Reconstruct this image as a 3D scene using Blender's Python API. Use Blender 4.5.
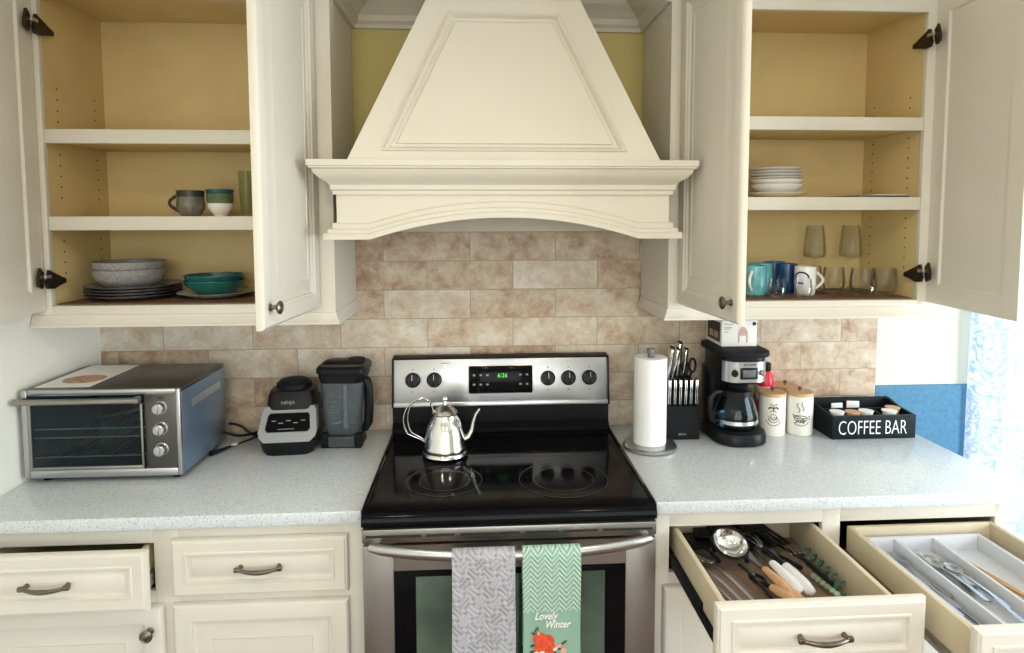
import bpy, bmesh, math, random
from math import sin, cos, pi, radians, sqrt
from mathutils import Vector, Matrix
random.seed(7)
S = bpy.context.scene
COL = S.collection
for o in list(bpy.data.objects): bpy.data.objects.remove(o)

# ------------------------------------------------------------------ camera
cd = bpy.data.cameras.new('camera'); cam = bpy.data.objects.new('camera', cd); COL.objects.link(cam)
yaw, pitch, roll = .0618, -.0711, -.0017
fw = Vector((sin(yaw)*cos(pitch), cos(yaw)*cos(pitch), sin(pitch)))
rt = Vector((cos(yaw), -sin(yaw), 0)); upv = rt.cross(fw)
r2 = cos(roll)*rt + sin(roll)*upv; u2 = -sin(roll)*rt + cos(roll)*upv
M = Matrix((r2, u2, -fw)).transposed().to_4x4(); M.translation = Vector((0, -2.288, 1.665))
cam.matrix_world = M
cd.sensor_width = 36; cd.sensor_fit = 'HORIZONTAL'; cd.lens = 649.5/1024*36
cd.shift_x = -(519-512)/1024; cd.shift_y = -(326.5-263.4)/1024
cd.clip_start = .05
S.camera = cam
# ------------------------------------------------------------------ exposure, world
S.view_settings.view_transform = 'Standard'; S.view_settings.look = 'None'
S.view_settings.exposure = -0.08; S.view_settings.gamma = 1; S.view_settings.use_curve_mapping = False
w = bpy.data.worlds.new('sky'); S.world = w; w.use_nodes = True
nt = w.node_tree; bg = nt.nodes['Background']
sky = nt.nodes.new('ShaderNodeTexSky'); sky.sky_type = 'NISHITA'; sky.sun_elevation = radians(48); sky.sun_rotation = radians(200); sky.sun_disc = False
nt.links.new(sky.outputs[0], bg.inputs[0]); bg.inputs[1].default_value = .42

def area(name, loc, rot, sx, sy, power, col):
    l = bpy.data.lights.new(name, 'AREA'); l.shape = 'RECTANGLE'; l.size = sx; l.size_y = sy
    l.energy = power; l.color = col
    o = bpy.data.objects.new(name, l); o.location = loc; o.rotation_euler = rot; COL.objects.link(o); return o
# daylight entering by the three windows of the room, warm ceiling lamps added as fill
area('daylight_right_window', (3.12, -1.75, 1.35), (0, radians(90), 0), 1.7, 1.9, 98, (.86, .94, 1))
area('daylight_rear_window', (.2, -4.28, 1.5), (radians(90), 0, 0), 2.6, 1.5, 27, (1, .97, .92))
area('daylight_glass_door', (2.34, .26, 1.2), (radians(-90), 0, 0), .95, 2.0, 19, (.84, .93, 1))
FILL_LAMPS = ((-.55, -1.75), (.75, -1.75), (-.55, -3.2), (.75, -3.2))
for i, (lx, ly) in enumerate(FILL_LAMPS):
    l = bpy.data.lights.new('fill_downlight', 'AREA'); l.shape = 'DISK'; l.size = .14; l.energy = 6.5; l.color = (1, .88, .70)
    o = bpy.data.objects.new('added_downlight_lamp', l); o.location = (lx, ly, 2.485); COL.objects.link(o)  # unseen lamps added for warm overhead fill

# ------------------------------------------------------------------ materials
def mat(name, col, rough=.5, metal=0, noise=0, nscale=8, bump=0, bscale=60, coat=0, trans=0, ior=1.45, emis=0, aniso=0, alpha=1):
    m = bpy.data.materials.new(name); m.use_nodes = True
    n = m.node_tree; b = n.nodes['Principled BSDF']
    b.inputs['Base Color'].default_value = (*col, 1)
    b.inputs['Roughness'].default_value = rough; b.inputs['Metallic'].default_value = metal
    b.inputs['Coat Weight'].default_value = coat; b.inputs['Transmission Weight'].default_value = trans
    b.inputs['IOR'].default_value = ior; b.inputs['Alpha'].default_value = alpha
    if aniso: b.inputs['Anisotropic'].default_value = aniso
    if emis: b.inputs['Emission Color'].default_value = (*col, 1); b.inputs['Emission Strength'].default_value = emis
    if noise or bump:
        tc = n.nodes.new('ShaderNodeTexCoord')
    if noise:
        t = n.nodes.new('ShaderNodeTexNoise'); t.inputs['Scale'].default_value = nscale; t.inputs['Detail'].default_value = 4
        n.links.new(tc.outputs['Object'], t.inputs['Vector'])
        r = n.nodes.new('ShaderNodeValToRGB'); n.links.new(t.outputs['Fac'], r.inputs[0])
        r.color_ramp.elements[0].position = .3; r.color_ramp.elements[1].position = .7
        r.color_ramp.elements[0].color = (*[c*(1-noise) for c in col], 1)
        r.color_ramp.elements[1].color = (*[min(1, c*(1+noise)) for c in col], 1)
        n.links.new(r.outputs[0], b.inputs['Base Color'])
    if bump:
        t = n.nodes.new('ShaderNodeTexNoise'); t.inputs['Scale'].default_value = bscale; t.inputs['Detail'].default_value = 3
        n.links.new(tc.outputs['Object'], t.inputs['Vector'])
        bp = n.nodes.new('ShaderNodeBump'); bp.inputs['Strength'].default_value = bump; bp.inputs['Distance'].default_value = .002
        n.links.new(t.outputs['Fac'], bp.inputs['Height']); n.links.new(bp.outputs[0], b.inputs['Normal'])
    return m
def ramp(n, pts):
    r = n.nodes.new('ShaderNodeValToRGB'); e = r.color_ramp.elements
    while len(e) < len(pts): e.new(.5)
    for i, (p, c) in enumerate(pts): e[i].position = p; e[i].color = (*c, 1)
    return r
PAINT = mat('cream_cabinet_paint', (.70, .665, .575), .42, noise=.02, nscale=5, bump=.05, bscale=30)
MAPLE = mat('cabinet_interior_maple', (.69, .54, .26), .5, noise=.05, nscale=6)
TRAYP = mat('pale_grey_tray_plastic', (.62, .64, .67), .4)
DBOX = mat('drawer_box_maple', (.62, .54, .38), .5, noise=.06, nscale=10)
WALL = mat('pale_wall_paint', (.66, .69, .60), .7, bump=.15, bscale=180)
WALL_SHADE = mat('shade_tinted_wall_paint', (.68, .57, .235), .7, bump=.15, bscale=180)  # same paint as the pale wall, niche shade put into the yellow
WALLW = mat('white_wall_paint', (.82, .81, .74), .7, bump=.15, bscale=180)
BLUE = mat('blue_wall_paint', (.065, .215, .37), .6, noise=.12, nscale=60, bump=.3, bscale=220)
CEIL = mat('ceiling_white', (.80, .77, .70), .8)
STEEL = mat('brushed_steel', (.50, .51, .515), .30, 1, noise=.05, nscale=3)
STEELD = mat('dark_brushed_steel', (.33, .315, .295), .38, 1, noise=.05, nscale=3)
CHROME = mat('polished_steel', (.78, .77, .75), .13, 1)
BRONZE = mat('antique_nickel', (.20, .17, .145), .32, 1, noise=.2, nscale=50)
HINGE = mat('dark_hinge_metal', (.055, .042, .032), .4, .8)
NICKEL = mat('pale_hinge_screw', (.7, .68, .62), .3, 1)
BLACK = mat('black_plastic', (.009, .009, .011), .34)
BLACK.node_tree.nodes['Principled BSDF'].inputs['Specular IOR Level'].default_value = .22
BLACKM = mat('matte_black', (.007, .008, .010), .6)
BLACKM.node_tree.nodes['Principled BSDF'].inputs['Specular IOR Level'].default_value = .2
BGLASS = mat('black_ceramic_glass', (.004, .004, .005), .09)
BGLASS.node_tree.nodes['Principled BSDF'].inputs['Specular IOR Level'].default_value = .10
BLACKG = mat('black_enamel', (.006, .006, .007), .28)
BLACKG.node_tree.nodes['Principled BSDF'].inputs['Specular IOR Level'].default_value = .12
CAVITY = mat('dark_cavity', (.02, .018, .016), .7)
CAVT = mat('reflection_blue_lining', (.03, .10, .125), .4, .4)  # bluish reflection of the door glass put into the lining colour
GREYM = mat('burner_marking', (.022, .022, .025), .22)
def thin_glass():
    m = bpy.data.materials.new('clear_glass'); m.use_nodes = True; n = m.node_tree; n.nodes.clear(); L = n.links.new
    out = n.nodes.new('ShaderNodeOutputMaterial'); tr = n.nodes.new('ShaderNodeBsdfTransparent'); gl = n.nodes.new('ShaderNodeBsdfGlossy')
    tr.inputs[0].default_value = (.985, .99, .99, 1); gl.inputs['Roughness'].default_value = .04
    lw = n.nodes.new('ShaderNodeLayerWeight'); lw.inputs[0].default_value = .32
    mx = n.nodes.new('ShaderNodeMixShader'); lw.inputs[0].default_value = .25; q = n.nodes.new('ShaderNodeMath'); q.operation = 'MULTIPLY'; q.inputs[1].default_value = .5; L(lw.outputs['Fresnel'], q.inputs[0]); L(q.outputs[0], mx.inputs[0]); L(tr.outputs[0], mx.inputs[1]); L(gl.outputs[0], mx.inputs[2]); L(mx.outputs[0], out.inputs[0])
    return m
GLASS = thin_glass()
SMOKE = mat('smoked_glass', (.36, .52, .58), .03, trans=1, ior=1.3)
JARG = mat('grey_tinted_plastic', (.50, .56, .60), .08, trans=.9, ior=1.25)
COATG = mat('reflection_tinted_coated_glass', (.16, .25, .20), .10, .75, noise=.5, nscale=5)  # coated pane; room colours of its reflection put into the mottled tint
WHITEC = mat('white_ceramic', (.85, .84, .80), .2, coat=.3)
GREYC = mat('grey_speckled_stoneware', (.30, .29, .29), .35, noise=.25, nscale=120)
GREYRIM = mat('dark_stoneware_rim', (.04, .033, .035), .35)
CREAMC = mat('pale_stoneware', (.55, .55, .48), .3, noise=.1, nscale=60)
TEALC = mat('teal_glazed_stoneware', (.013, .12, .105), .25, noise=.2, nscale=30, coat=.3)
TEALD = mat('dark_teal_glaze', (.02, .10, .12), .25, coat=.3)
SAGE = mat('sage_green_glaze', (.12, .17, .08), .3, noise=.15, nscale=60)
AQUA = mat('aqua_glaze', (.12, .42, .47), .25, noise=.25, nscale=30, coat=.3)
BLUEC = mat('blue_glaze', (.03, .17, .38), .25, noise=.4, nscale=25, coat=.3)
NAVYC = mat('deep_blue_glaze', (.015, .07, .20), .25, noise=.4, nscale=25, coat=.3)
LINER = mat('brown_shelf_liner', (.17, .095, .06), .8, noise=.15, nscale=90, bump=.4, bscale=200)
PAPER = mat('paper_towel', (.86, .86, .85), .9, bump=.6, bscale=90)
SHEET = mat('white_paper', (.85, .85, .82), .6)
INK = mat('dark_print', (.035, .02, .025), .6)
INKG = mat('grey_print', (.30, .28, .30), .6)
FOODP = mat('brown_food_print', (.50, .30, .18), .6, noise=.4, nscale=40)
LIDW = mat('bamboo_lid', (.58, .36, .19), .5, noise=.15, nscale=30)
WOODL = mat('pale_wood', (.60, .36, .18), .5, noise=.15, nscale=30)
PEACH = mat('peach_handle', (.62, .36, .19), .45, noise=.1, nscale=40)
CANW = mat('cream_canister_enamel', (.83, .80, .72), .25, coat=.3)
RED = mat('red_plastic', (.75, .01, .03), .3)
WHITEP = mat('white_plastic', (.84, .84, .83), .35)
WHITEL = mat('white_lettering', (.88, .88, .86), .6)
BOXBLK = mat('black_painted_wood', (.007, .011, .016), .6, noise=.2, nscale=20)
BOXBLK.node_tree.nodes['Principled BSDF'].inputs['Specular IOR Level'].default_value = .2
BOXEDGE = mat('worn_black_edge', (.045, .05, .055), .6)
GREENG = mat('green_display', (.15, .8, .1), .5, emis=.6)
GREENS = mat('green_silicone', (.03, .16, .11), .4)
GREENP = mat('pale_green_plastic', (.45, .6, .42), .3)
GRAYT = mat('toaster_side_metal', (.20, .28, .38), .34, .7, noise=.1, nscale=4)
DKTOP = mat('toaster_top_metal', (.11, .105, .10), .36, .8)
OLIVEG = mat('olive_tinted_glass', (.66, .70, .48), .05, trans=.95, ior=1.25)
BROWNF = mat('brown_vinyl_floor', (.16, .085, .04), .35, noise=.3, nscale=9)
LAMPG = mat('lamp_diffuser', (1, .85, .65), .5, emis=6)
GREENF = mat('garden_green', (.12, .22, .05), .9, noise=.5, nscale=1.5)

def quartz():
    m = mat('speckled_quartz', (.70, .72, .71), .2); n = m.node_tree; b = n.nodes['Principled BSDF']
    tc = n.nodes.new('ShaderNodeTexCoord')
    v = n.nodes.new('ShaderNodeTexVoronoi'); v.inputs['Scale'].default_value = 380
    n.links.new(tc.outputs['Object'], v.inputs['Vector'])
    r = ramp(n, [(0, (.36, .38, .40)), (.10, (.55, .59, .61)), (.25, (.60, .645, .665)), (.75, (.62, .665, .69)), (1, (.74, .78, .80))])
    s = n.nodes.new('ShaderNodeSeparateColor'); n.links.new(v.outputs['Color'], s.inputs[0])
    n.links.new(s.outputs[0], r.inputs[0]); n.links.new(r.outputs[0], b.inputs['Base Color']); return m
QUARTZ = quartz()
def tile():
    m = mat('travertine_subway_tile', (.6, .5, .4), .35); n = m.node_tree; b = n.nodes['Principled BSDF']; L = n.links.new
    tc = n.nodes.new('ShaderNodeTexCoord'); mp = n.nodes.new('ShaderNodeMapping'); L(tc.outputs['Object'], mp.inputs['Vector'])
    mp.vector_type = 'POINT'
    cx = n.nodes.new('ShaderNodeSeparateXYZ'); L(mp.outputs[0], cx.inputs[0])
    cb = n.nodes.new('ShaderNodeCombineXYZ'); L(cx.outputs['X'], cb.inputs['X']); L(cx.outputs['Z'], cb.inputs['Y'])
    br = n.nodes.new('ShaderNodeTexBrick'); L(cb.outputs[0], br.inputs['Vector'])
    br.inputs['Scale'].default_value = 1; br.inputs['Brick Width'].default_value = .302; br.inputs['Row Height'].default_value = .1018
    br.inputs['Mortar Size'].default_value = .0014; br.inputs['Mortar Smooth'].default_value = .3; br.offset = .5
    br.inputs['Color1'].default_value = (0, 0, 0, 1); br.inputs['Color2'].default_value = (1, 1, 1, 1); br.inputs['Mortar'].default_value = (.5, .5, .5, 1)
    pal = ramp(n, [(.05, (.24, .14, .085)), (.26, (.42, .28, .19)), (.43, (.54, .42, .30)), (.58, (.61, .52, .41)), (.70, (.67, .60, .50)), (.88, (.74, .70, .63))])
    # veining differs from tile to tile: the tile value shifts the noise
    mul = n.nodes.new('ShaderNodeVectorMath'); mul.operation = 'SCALE'; mul.inputs['Scale'].default_value = 9
    L(br.outputs['Color'], mul.inputs[0]); add = n.nodes.new('ShaderNodeVectorMath'); L(mul.outputs[0], add.inputs[0]); L(cb.outputs[0], add.inputs[1])
    no = n.nodes.new('ShaderNodeTexNoise'); no.inputs['Scale'].default_value = 12; no.inputs['Detail'].default_value = 12; no.inputs['Roughness'].default_value = .74; no.inputs['Distortion'].default_value = .2
    L(add.outputs[0], no.inputs['Vector'])
    mx = n.nodes.new('ShaderNodeMath'); mx.operation = 'MULTIPLY_ADD'; L(no.outputs['Fac'], mx.inputs[0]); mx.inputs[1].default_value = 1.75
    sc = n.nodes.new('ShaderNodeMath'); sc.operation = 'MULTIPLY_ADD'; L(br.outputs['Color'], sc.inputs[0]); sc.inputs[1].default_value = .36; sc.inputs[2].default_value = -.57
    L(sc.outputs[0], mx.inputs[2]); L(mx.outputs[0], pal.inputs[0])
    mort = n.nodes.new('ShaderNodeMix'); mort.data_type = 'RGBA'; L(br.outputs['Fac'], mort.inputs[0]); L(pal.outputs[0], mort.inputs[6]); mort.inputs[7].default_value = (.34, .27, .20, 1)
    L(mort.outputs[2], b.inputs['Base Color'])
    inv = n.nodes.new('ShaderNodeMath'); inv.operation = 'MULTIPLY_ADD'; L(br.outputs['Fac'], inv.inputs[0]); inv.inputs[1].default_value = -1.2; L(no.outputs['Fac'], inv.inputs[2])
    bp = n.nodes.new('ShaderNodeBump'); bp.inputs['Strength'].default_value = .35; bp.inputs['Distance'].default_value = .002; L(inv.outputs[0], bp.inputs['Height']); L(bp.outputs[0], b.inputs['Normal'])
    return m
TILE = tile()
def lace():
    m = bpy.data.materials.new('lace_curtain'); m.use_nodes = True; n = m.node_tree; n.nodes.clear(); L = n.links.new
    out = n.nodes.new('ShaderNodeOutputMaterial'); tc = n.nodes.new('ShaderNodeTexCoord')
    v = n.nodes.new('ShaderNodeTexNoise'); v.inputs['Scale'].default_value = 13; v.inputs['Detail'].default_value = 2; v.inputs['Distortion'].default_value = 2.2
    L(tc.outputs['Object'], v.inputs['Vector'])
    r = ramp(n, [(.43, (.92, .95, 1)), (.5, (.50, .66, .88)), (.57, (.93, .96, 1))]); L(v.outputs['Fac'], r.inputs[0])
    d = n.nodes.new('ShaderNodeBsdfDiffuse'); t = n.nodes.new('ShaderNodeBsdfTranslucent'); tr = n.nodes.new('ShaderNodeBsdfTransparent')
    L(r.outputs[0], d.inputs[0]); L(r.outputs[0], t.inputs[0])
    a = n.nodes.new('ShaderNodeMixShader'); a.inputs[0].default_value = .65; L(d.outputs[0], a.inputs[1]); L(t.outputs[0], a.inputs[2])
    b = n.nodes.new('ShaderNodeMixShader'); b.inputs[0].default_value = .22; L(a.outputs[0], b.inputs[1]); L(tr.outputs[0], b.inputs[2])
    L(b.outputs[0], out.inputs[0]); return m
LACE = lace()
def towel(name, col, col2, kind):
    m = mat(name, col, .95); n = m.node_tree; b = n.nodes['Principled BSDF']; L = n.links.new
    tc = n.nodes.new('ShaderNodeTexCoord'); sp = n.nodes.new('ShaderNodeSeparateXYZ'); L(tc.outputs['Object'], sp.inputs[0])
    def M_(op, a, bb, c=None):
        q = n.nodes.new('ShaderNodeMath'); q.operation = op
        for i, vv in enumerate((a, bb, c)):
            if vv is None: continue
            if isinstance(vv, (int, float)): q.inputs[i].default_value = vv
            else: L(vv, q.inputs[i])
        return q.outputs[0]
    if kind == 'herring':
        z = M_('PINGPONG', sp.outputs['X'], .0175)
        s = M_('SINE', M_('MULTIPLY', M_('ADD', M_('MULTIPLY', z, -1.15), sp.outputs['Z']), 2*pi/.0125), 0)
        h = M_('MULTIPLY_ADD', s, .5, .5)
        gate = M_('GREATER_THAN', sp.outputs['Z'], -.136)
        h = M_('MULTIPLY', h, gate)
    else:
        # zig-zag quilting of a terry towel
        z = M_('PINGPONG', sp.outputs['Z'], .023)
        s = M_('SINE', M_('MULTIPLY', M_('ADD', z, sp.outputs['X']), 2*pi/.030), 0)
        z2 = M_('PINGPONG', sp.outputs['X'], .019)
        s2 = M_('SINE', M_('MULTIPLY', M_('ADD', z2, sp.outputs['Z']), 2*pi/.026), 0)
        h = M_('MULTIPLY_ADD', M_('MULTIPLY', s, s2), .5, .5)
        no = n.nodes.new('ShaderNodeTexNoise'); no.inputs['Scale'].default_value = 260; L(tc.outputs['Object'], no.inputs['Vector'])
        h = M_('MULTIPLY_ADD', no.outputs['Fac'], .8, h)
    r = ramp(n, [(0, col), (1, col2)]) if kind == 'herring' else ramp(n, [(.3, col), (1, col2)])
    L(h, r.inputs[0]); L(r.outputs[0], b.inputs['Base Color'])
    bp = n.nodes.new('ShaderNodeBump'); bp.inputs['Strength'].default_value = .9; bp.inputs['Distance'].default_value = .003; L(h, bp.inputs['Height']); L(bp.outputs[0], b.inputs['Normal'])
    return m
TGREY = towel('grey_quilted_terry', (.27, .27, .29), (.44, .44, .47), 'quilt')
TMINT = towel('mint_herringbone_cotton', (.27, .43, .34), (.50, .68, .57), 'herring')
def ribbed(name, col, sc):
    m = mat(name, col, .8); n = m.node_tree; b = n.nodes['Principled BSDF']; tc = n.nodes.new('ShaderNodeTexCoord')
    wv = n.nodes.new('ShaderNodeTexWave'); wv.inputs['Scale'].default_value = sc; wv.bands_direction = 'DIAGONAL'; n.links.new(tc.outputs['Object'], wv.inputs['Vector'])
    r = ramp(n, [(0, tuple(c*.55 for c in col)), (1, col)]); n.links.new(wv.outputs['Fac'], r.inputs[0]); n.links.new(r.outputs[0], b.inputs['Base Color']); return m
RIB = ribbed('ribbed_drawer_mat', (.36, .25, .18), 60)

# ------------------------------------------------------------------ builders
class B:
    """collects geometry; build() links it as ONE mesh object"""
    def __init__(s): s.b = bmesh.new()
    def box(s, x0, x1, y0, y1, z0, z1, bev=0, seg=2, xf=None):
        b2 = bmesh.new()
        bmesh.ops.create_cube(b2, size=1)
        for v in b2.verts: v.co = Vector(((x0+x1)/2+v.co.x*(x1-x0), (y0+y1)/2+v.co.y*(y1-y0), (z0+z1)/2+v.co.z*(z1-z0)))
        if bev: bmesh.ops.bevel(b2, geom=b2.edges[:], offset=bev, segments=seg, profile=.5, affect='EDGES')
        s._m(b2, xf); return s
    def _m(s, b2, xf=None):
        if xf is not None: bmesh.ops.transform(b2, matrix=xf, verts=b2.verts)
        me = bpy.data.meshes.new('t'); b2.to_mesh(me); b2.free(); s.b.from_mesh(me); bpy.data.meshes.remove(me)
    def loft(s, rings, cap0=True, cap1=True, closed=False, xf=None):
        b2 = bmesh.new(); R_ = [[b2.verts.new(p) for p in r] for r in rings]; n = len(R_[0])
        pr = list(zip(R_, R_[1:])) + ([(R_[-1], R_[0])] if closed else [])
        for a, c in pr:
            for i in range(n):
                j = (i+1) % n
                try: b2.faces.new((a[i], a[j], c[j], c[i]))
                except ValueError: pass
        if not closed:
            if cap0: b2.faces.new(R_[0][::-1])
            if cap1: b2.faces.new(R_[-1])
        bmesh.ops.remove_doubles(b2, verts=b2.verts, dist=1e-7)
        bmesh.ops.recalc_face_normals(b2, faces=b2.faces)
        s._m(b2, xf); return s
    def lathe(s, prof, c=(0, 0, 0), seg=32, xf=None, closed=False, sx=1, sy=1):
        rings = []
        for r, z in prof:
            r = max(r, 1e-5)
            rings.append([(c[0]+r*cos(2*pi*i/seg)*sx, c[1]+r*sin(2*pi*i/seg)*sy, c[2]+z) for i in range(seg)])
        return s.loft(rings, closed=closed, xf=xf)
    def tube(s, pts, r, seg=10, xf=None, flat=None):
        pts = [Vector(p) for p in pts]; n = len(pts); rad = r if isinstance(r, (list, tuple)) else [r]*n
        rings = []; pn = None
        for i, p in enumerate(pts):
            t = (pts[min(i+1, n-1)]-pts[max(i-1, 0)]).normalized()
            if pn is None:
                a = Vector((0, 0, 1)) if abs(t.z) < .9 else Vector((0, 1, 0)); pn = (a-t*a.dot(t)).normalized()
            else: pn = (pn-t*pn.dot(t)).normalized()
            q = t.cross(pn)
            f = flat if flat else 1
            rings.append([p+pn*cos(2*pi*k/seg)*rad[i]*f+q*sin(2*pi*k/seg)*rad[i] for k in range(seg)])
        return s.loft(rings, xf=xf)
    def prism(s, poly, ax, a0, a1, xf=None):
        """poly in the two other axes, extruded along ax"""
        def P(p, a): return {'x': (a, p[0], p[1]), 'y': (p[0], a, p[1]), 'z': (p[0], p[1], a)}[ax]
        return s.loft([[P(p, a0) for p in poly], [P(p, a1) for p in poly]], xf=xf)
    def sweep(s, path, prof, N=(0, 0, 1), closed=False):
        """prof: closed polygon of (out, up); out = dir x N"""
        N = Vector(N); P_ = [Vector(p) for p in path]; n = len(P_); rings = []
        for i, p in enumerate(P_):
            d0 = (P_[i]-P_[i-1]).normalized() if (i > 0 or closed) else None
            d1 = (P_[(i+1) % n]-P_[i]).normalized() if (i < n-1 or closed) else None
            if d0 is None: d0 = d1
            if d1 is None: d1 = d0
            o0, o1 = d0.cross(N), d1.cross(N); m = (o0+o1); m = m.normalized(); k = 1/max(.3, m.dot(o0))
            rings.append([p+m*(q[0]*k)+N*q[1] for q in prof])
        return s.loft(rings, closed=closed)
    def build(s, name, m, parent=None, local=False, smooth=True, ang=35):
        if parent is not None and not local:
            off = Vector((0, 0, 0)); q = parent
            while q is not None: off += q.location; q = q.parent
            for v in s.b.verts: v.co -= off
        me = bpy.data.meshes.new(name); s.b.to_mesh(me); s.b.free(); me.materials.append(m)
        if smooth:
            me.polygons.foreach_set('use_smooth', [True]*len(me.polygons)); me.set_sharp_from_angle(angle=radians(ang))
        o = bpy.data.objects.new(name, me); COL.objects.link(o); o.parent = parent; return o
    def rebase(s, loc):
        for v in s.b.verts: v.co -= Vector(loc)
        return s
def thing(name, label, cat, loc=(0, 0, 0), rz=0, group=None):
    o = bpy.data.objects.new(name, None); COL.objects.link(o); o.location = loc; o.rotation_euler = (0, 0, rz)
    o.empty_display_size = .02; o['label'] = label; o['category'] = cat
    if group: o['group'] = group
    return o
def tag(o, label, cat, group=None):
    o['label'] = label; o['category'] = cat
    if group: o['group'] = group
    return o
def place(o, loc, rz=0): o.location = loc; o.rotation_euler = (0, 0, rz); return o
def struct(name, bb, m, smooth=False): o = bb.build(name, m, smooth=smooth); o['kind'] = 'structure'; return o
def dup(root, loc=None, rz=None, label=None, group=None):
    def cp(o, par):
        c = o.copy(); COL.objects.link(c); c.parent = par
        for ch in [x for x in bpy.data.objects if x.parent == o]: cp(ch, c)
        return c
    r = cp(root, None)
    if loc is not None: r.location = loc
    if rz is not None: r.rotation_euler = (0, 0, rz)
    if label: r['label'] = label
    if group: r['group'] = group
    return r
def text(s, name, txt, m, parent, loc, size, rot=(pi/2, 0, 0), sx=1, ext=.0006, shear=0, align='CENTER', bold=0):
    cu = bpy.data.curves.new('t', 'FONT'); cu.body = txt; cu.size = size; cu.extrude = ext; cu.align_x = align; cu.shear = shear; cu.offset = bold; cu.resolution_u = 3
    t = bpy.data.objects.new('t', cu); COL.objects.link(t)
    bpy.context.view_layer.update()
    me = bpy.data.meshes.new_from_object(t.evaluated_get(bpy.context.evaluated_depsgraph_get()))
    bpy.data.objects.remove(t)
    mtx = Matrix.Translation(loc) @ (Matrix.Rotation(rot[2], 4, 'Z') @ Matrix.Rotation(rot[0], 4, 'X')) @ Matrix.Diagonal((sx, 1, 1, 1))
    me.transform(mtx); me.materials.clear(); me.materials.append(m)
    o = bpy.data.objects.new(name, me); COL.objects.link(o); o.parent = parent
    return o
def inset(poly, d):
    """inset a convex polygon listed counter-clockwise"""
    n = len(poly); out = []
    for i in range(n):
        a, b, c = Vector(poly[i-1]), Vector(poly[i]), Vector(poly[(i+1) % n])
        e0 = (b-a).normalized(); e1 = (c-b).normalized()
        n0 = Vector((-e0.y, e0.x)); n1 = Vector((-e1.y, e1.x)); m = (n0+n1).normalized()
        out.append(tuple(b+m*(d/m.dot(n0))))
    return out
# raised panel: rings of (inset, depth behind the front plane)
FRONT = [(0, .008), (.003, .003), (.009, .0), (.044, 0), (.047, .004), (.052, .0045), (.056, .010), (.062, .010), (.094, .002), (.096, .0035)]
FRONTD = [(0, .009), (.003, .004), (.006, .0035), (.009, 0), (.012, 0), (.034, .003), (.036, .0005), (.040, .0005), (.043, .009), (.048, .009), (.056, .004)]
BACK = [(0, 0), (.058, 0), (.060, .002), (.064, .006), (.066, .006)]
def panel(w, h, t, front=FRONT, back=None):
    """slab in the XZ plane, x 0..w, z 0..h, front plane at y=-t, back at y=0"""
    P0 = [(0, 0), (w, 0), (w, h), (0, h)]
    rings = []
    for d, dep in (back or [(0, 0)])[::-1]: rings.append([(p[0], -dep, p[1]) for p in (inset(P0, d) if d else P0)])
    for d, dep in front: rings.append([(p[0], -t+dep, p[1]) for p in (inset(P0, d) if d else P0)])
    b = B(); b.loft(rings); return b

# ------------------------------------------------------------------ the room
XL, XR_, YR, ZC = -1.297, 3.2, -4.4, 2.50
b = B(); b.box(XL-.1, 1.466, .012, .16, 0, ZC); struct('wall_back', b, WALL_SHADE)
b = B(); b.box(1.466, 1.86, .012, .16, 0, ZC); b.box(2.82, XR_+.1, .012, .16, 0, ZC); b.box(1.86, 2.82, .012, .16, 2.2, ZC); struct('wall_back_right', b, WALL)
b = B(); b.box(XL-.1, XL, YR, .012, 0, ZC); struct('wall_left', b, WALLW)
b = B(); b.box(XR_, XR_+.12, YR, -2.75, 0, ZC); b.box(XR_, XR_+.12, -.75, .012, 0, ZC); b.box(XR_, XR_+.12, -2.75, -.75, 0, .45); b.box(XR_, XR_+.12, -2.75, -.75, 2.25, ZC); struct('wall_right', b, WALLW)
b = B(); b.box(XL-.1, -1.15, YR-.12, YR, 0, ZC); b.box(1.55, XR_+.12, YR-.12, YR, 0, ZC); b.box(-1.15, 1.55, YR-.12, YR, 0, .7); b.box(-1.15, 1.55, YR-.12, YR, 2.3, ZC); struct('wall_rear', b, WALLW)
b = B(); b.box(XL-.1, XR_+.12, YR-.12, .16, -.08, 0); struct('floor', b, BROWNF)
b = B(); b.box(XL-.1, XR_+.12, YR-.12, .16, ZC, ZC+.08); struct('ceiling', b, CEIL)
b = B(); b.box(-9, 14, -22, 9, -.5, -.1); struct('ground', b, GREENF)
def window(name, axis, a0, a1, z0, z1, p, nm):
    b = B(); fr = .05
    def bx(u0, u1, w0, w1, d=.03):
        if axis == 'x': b.box(u0, u1, p-d, p+d, w0, w1, .003)
        else: b.box(p-d, p+d, u0, u1, w0, w1, .003)
    bx(a0, a1, z0, z0+fr); bx(a0, a1, z1-fr, z1); bx(a0, a0+fr, z0+fr, z1-fr); bx(a1-fr, a1, z0+fr, z1-fr)
    for k in range(1, nm): u = a0+(a1-a0)*k/nm; bx(u-.02, u+.02, z0+fr, z1-fr)
    o = b.build(name, WHITEP, smooth=False); o['kind'] = 'structure'
    b = B()
    if axis == 'x': b.box(a0+fr, a1-fr, p-.004, p+.004, z0+fr, z1-fr)
    else: b.box(p-.004, p+.004, a0+fr, a1-fr, z0+fr, z1-fr)
    b.build('pane', GLASS, o, smooth=False)
window('window_1', 'x', -1.15, 1.55, .7, 2.3, YR-.06, 3)
window('window_2', 'y', -2.75, -.75, .45, 2.25, XR_+.06, 2)
window('door_1', 'x', 1.86, 2.82, .02, 2.2, .10, 1)
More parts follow.
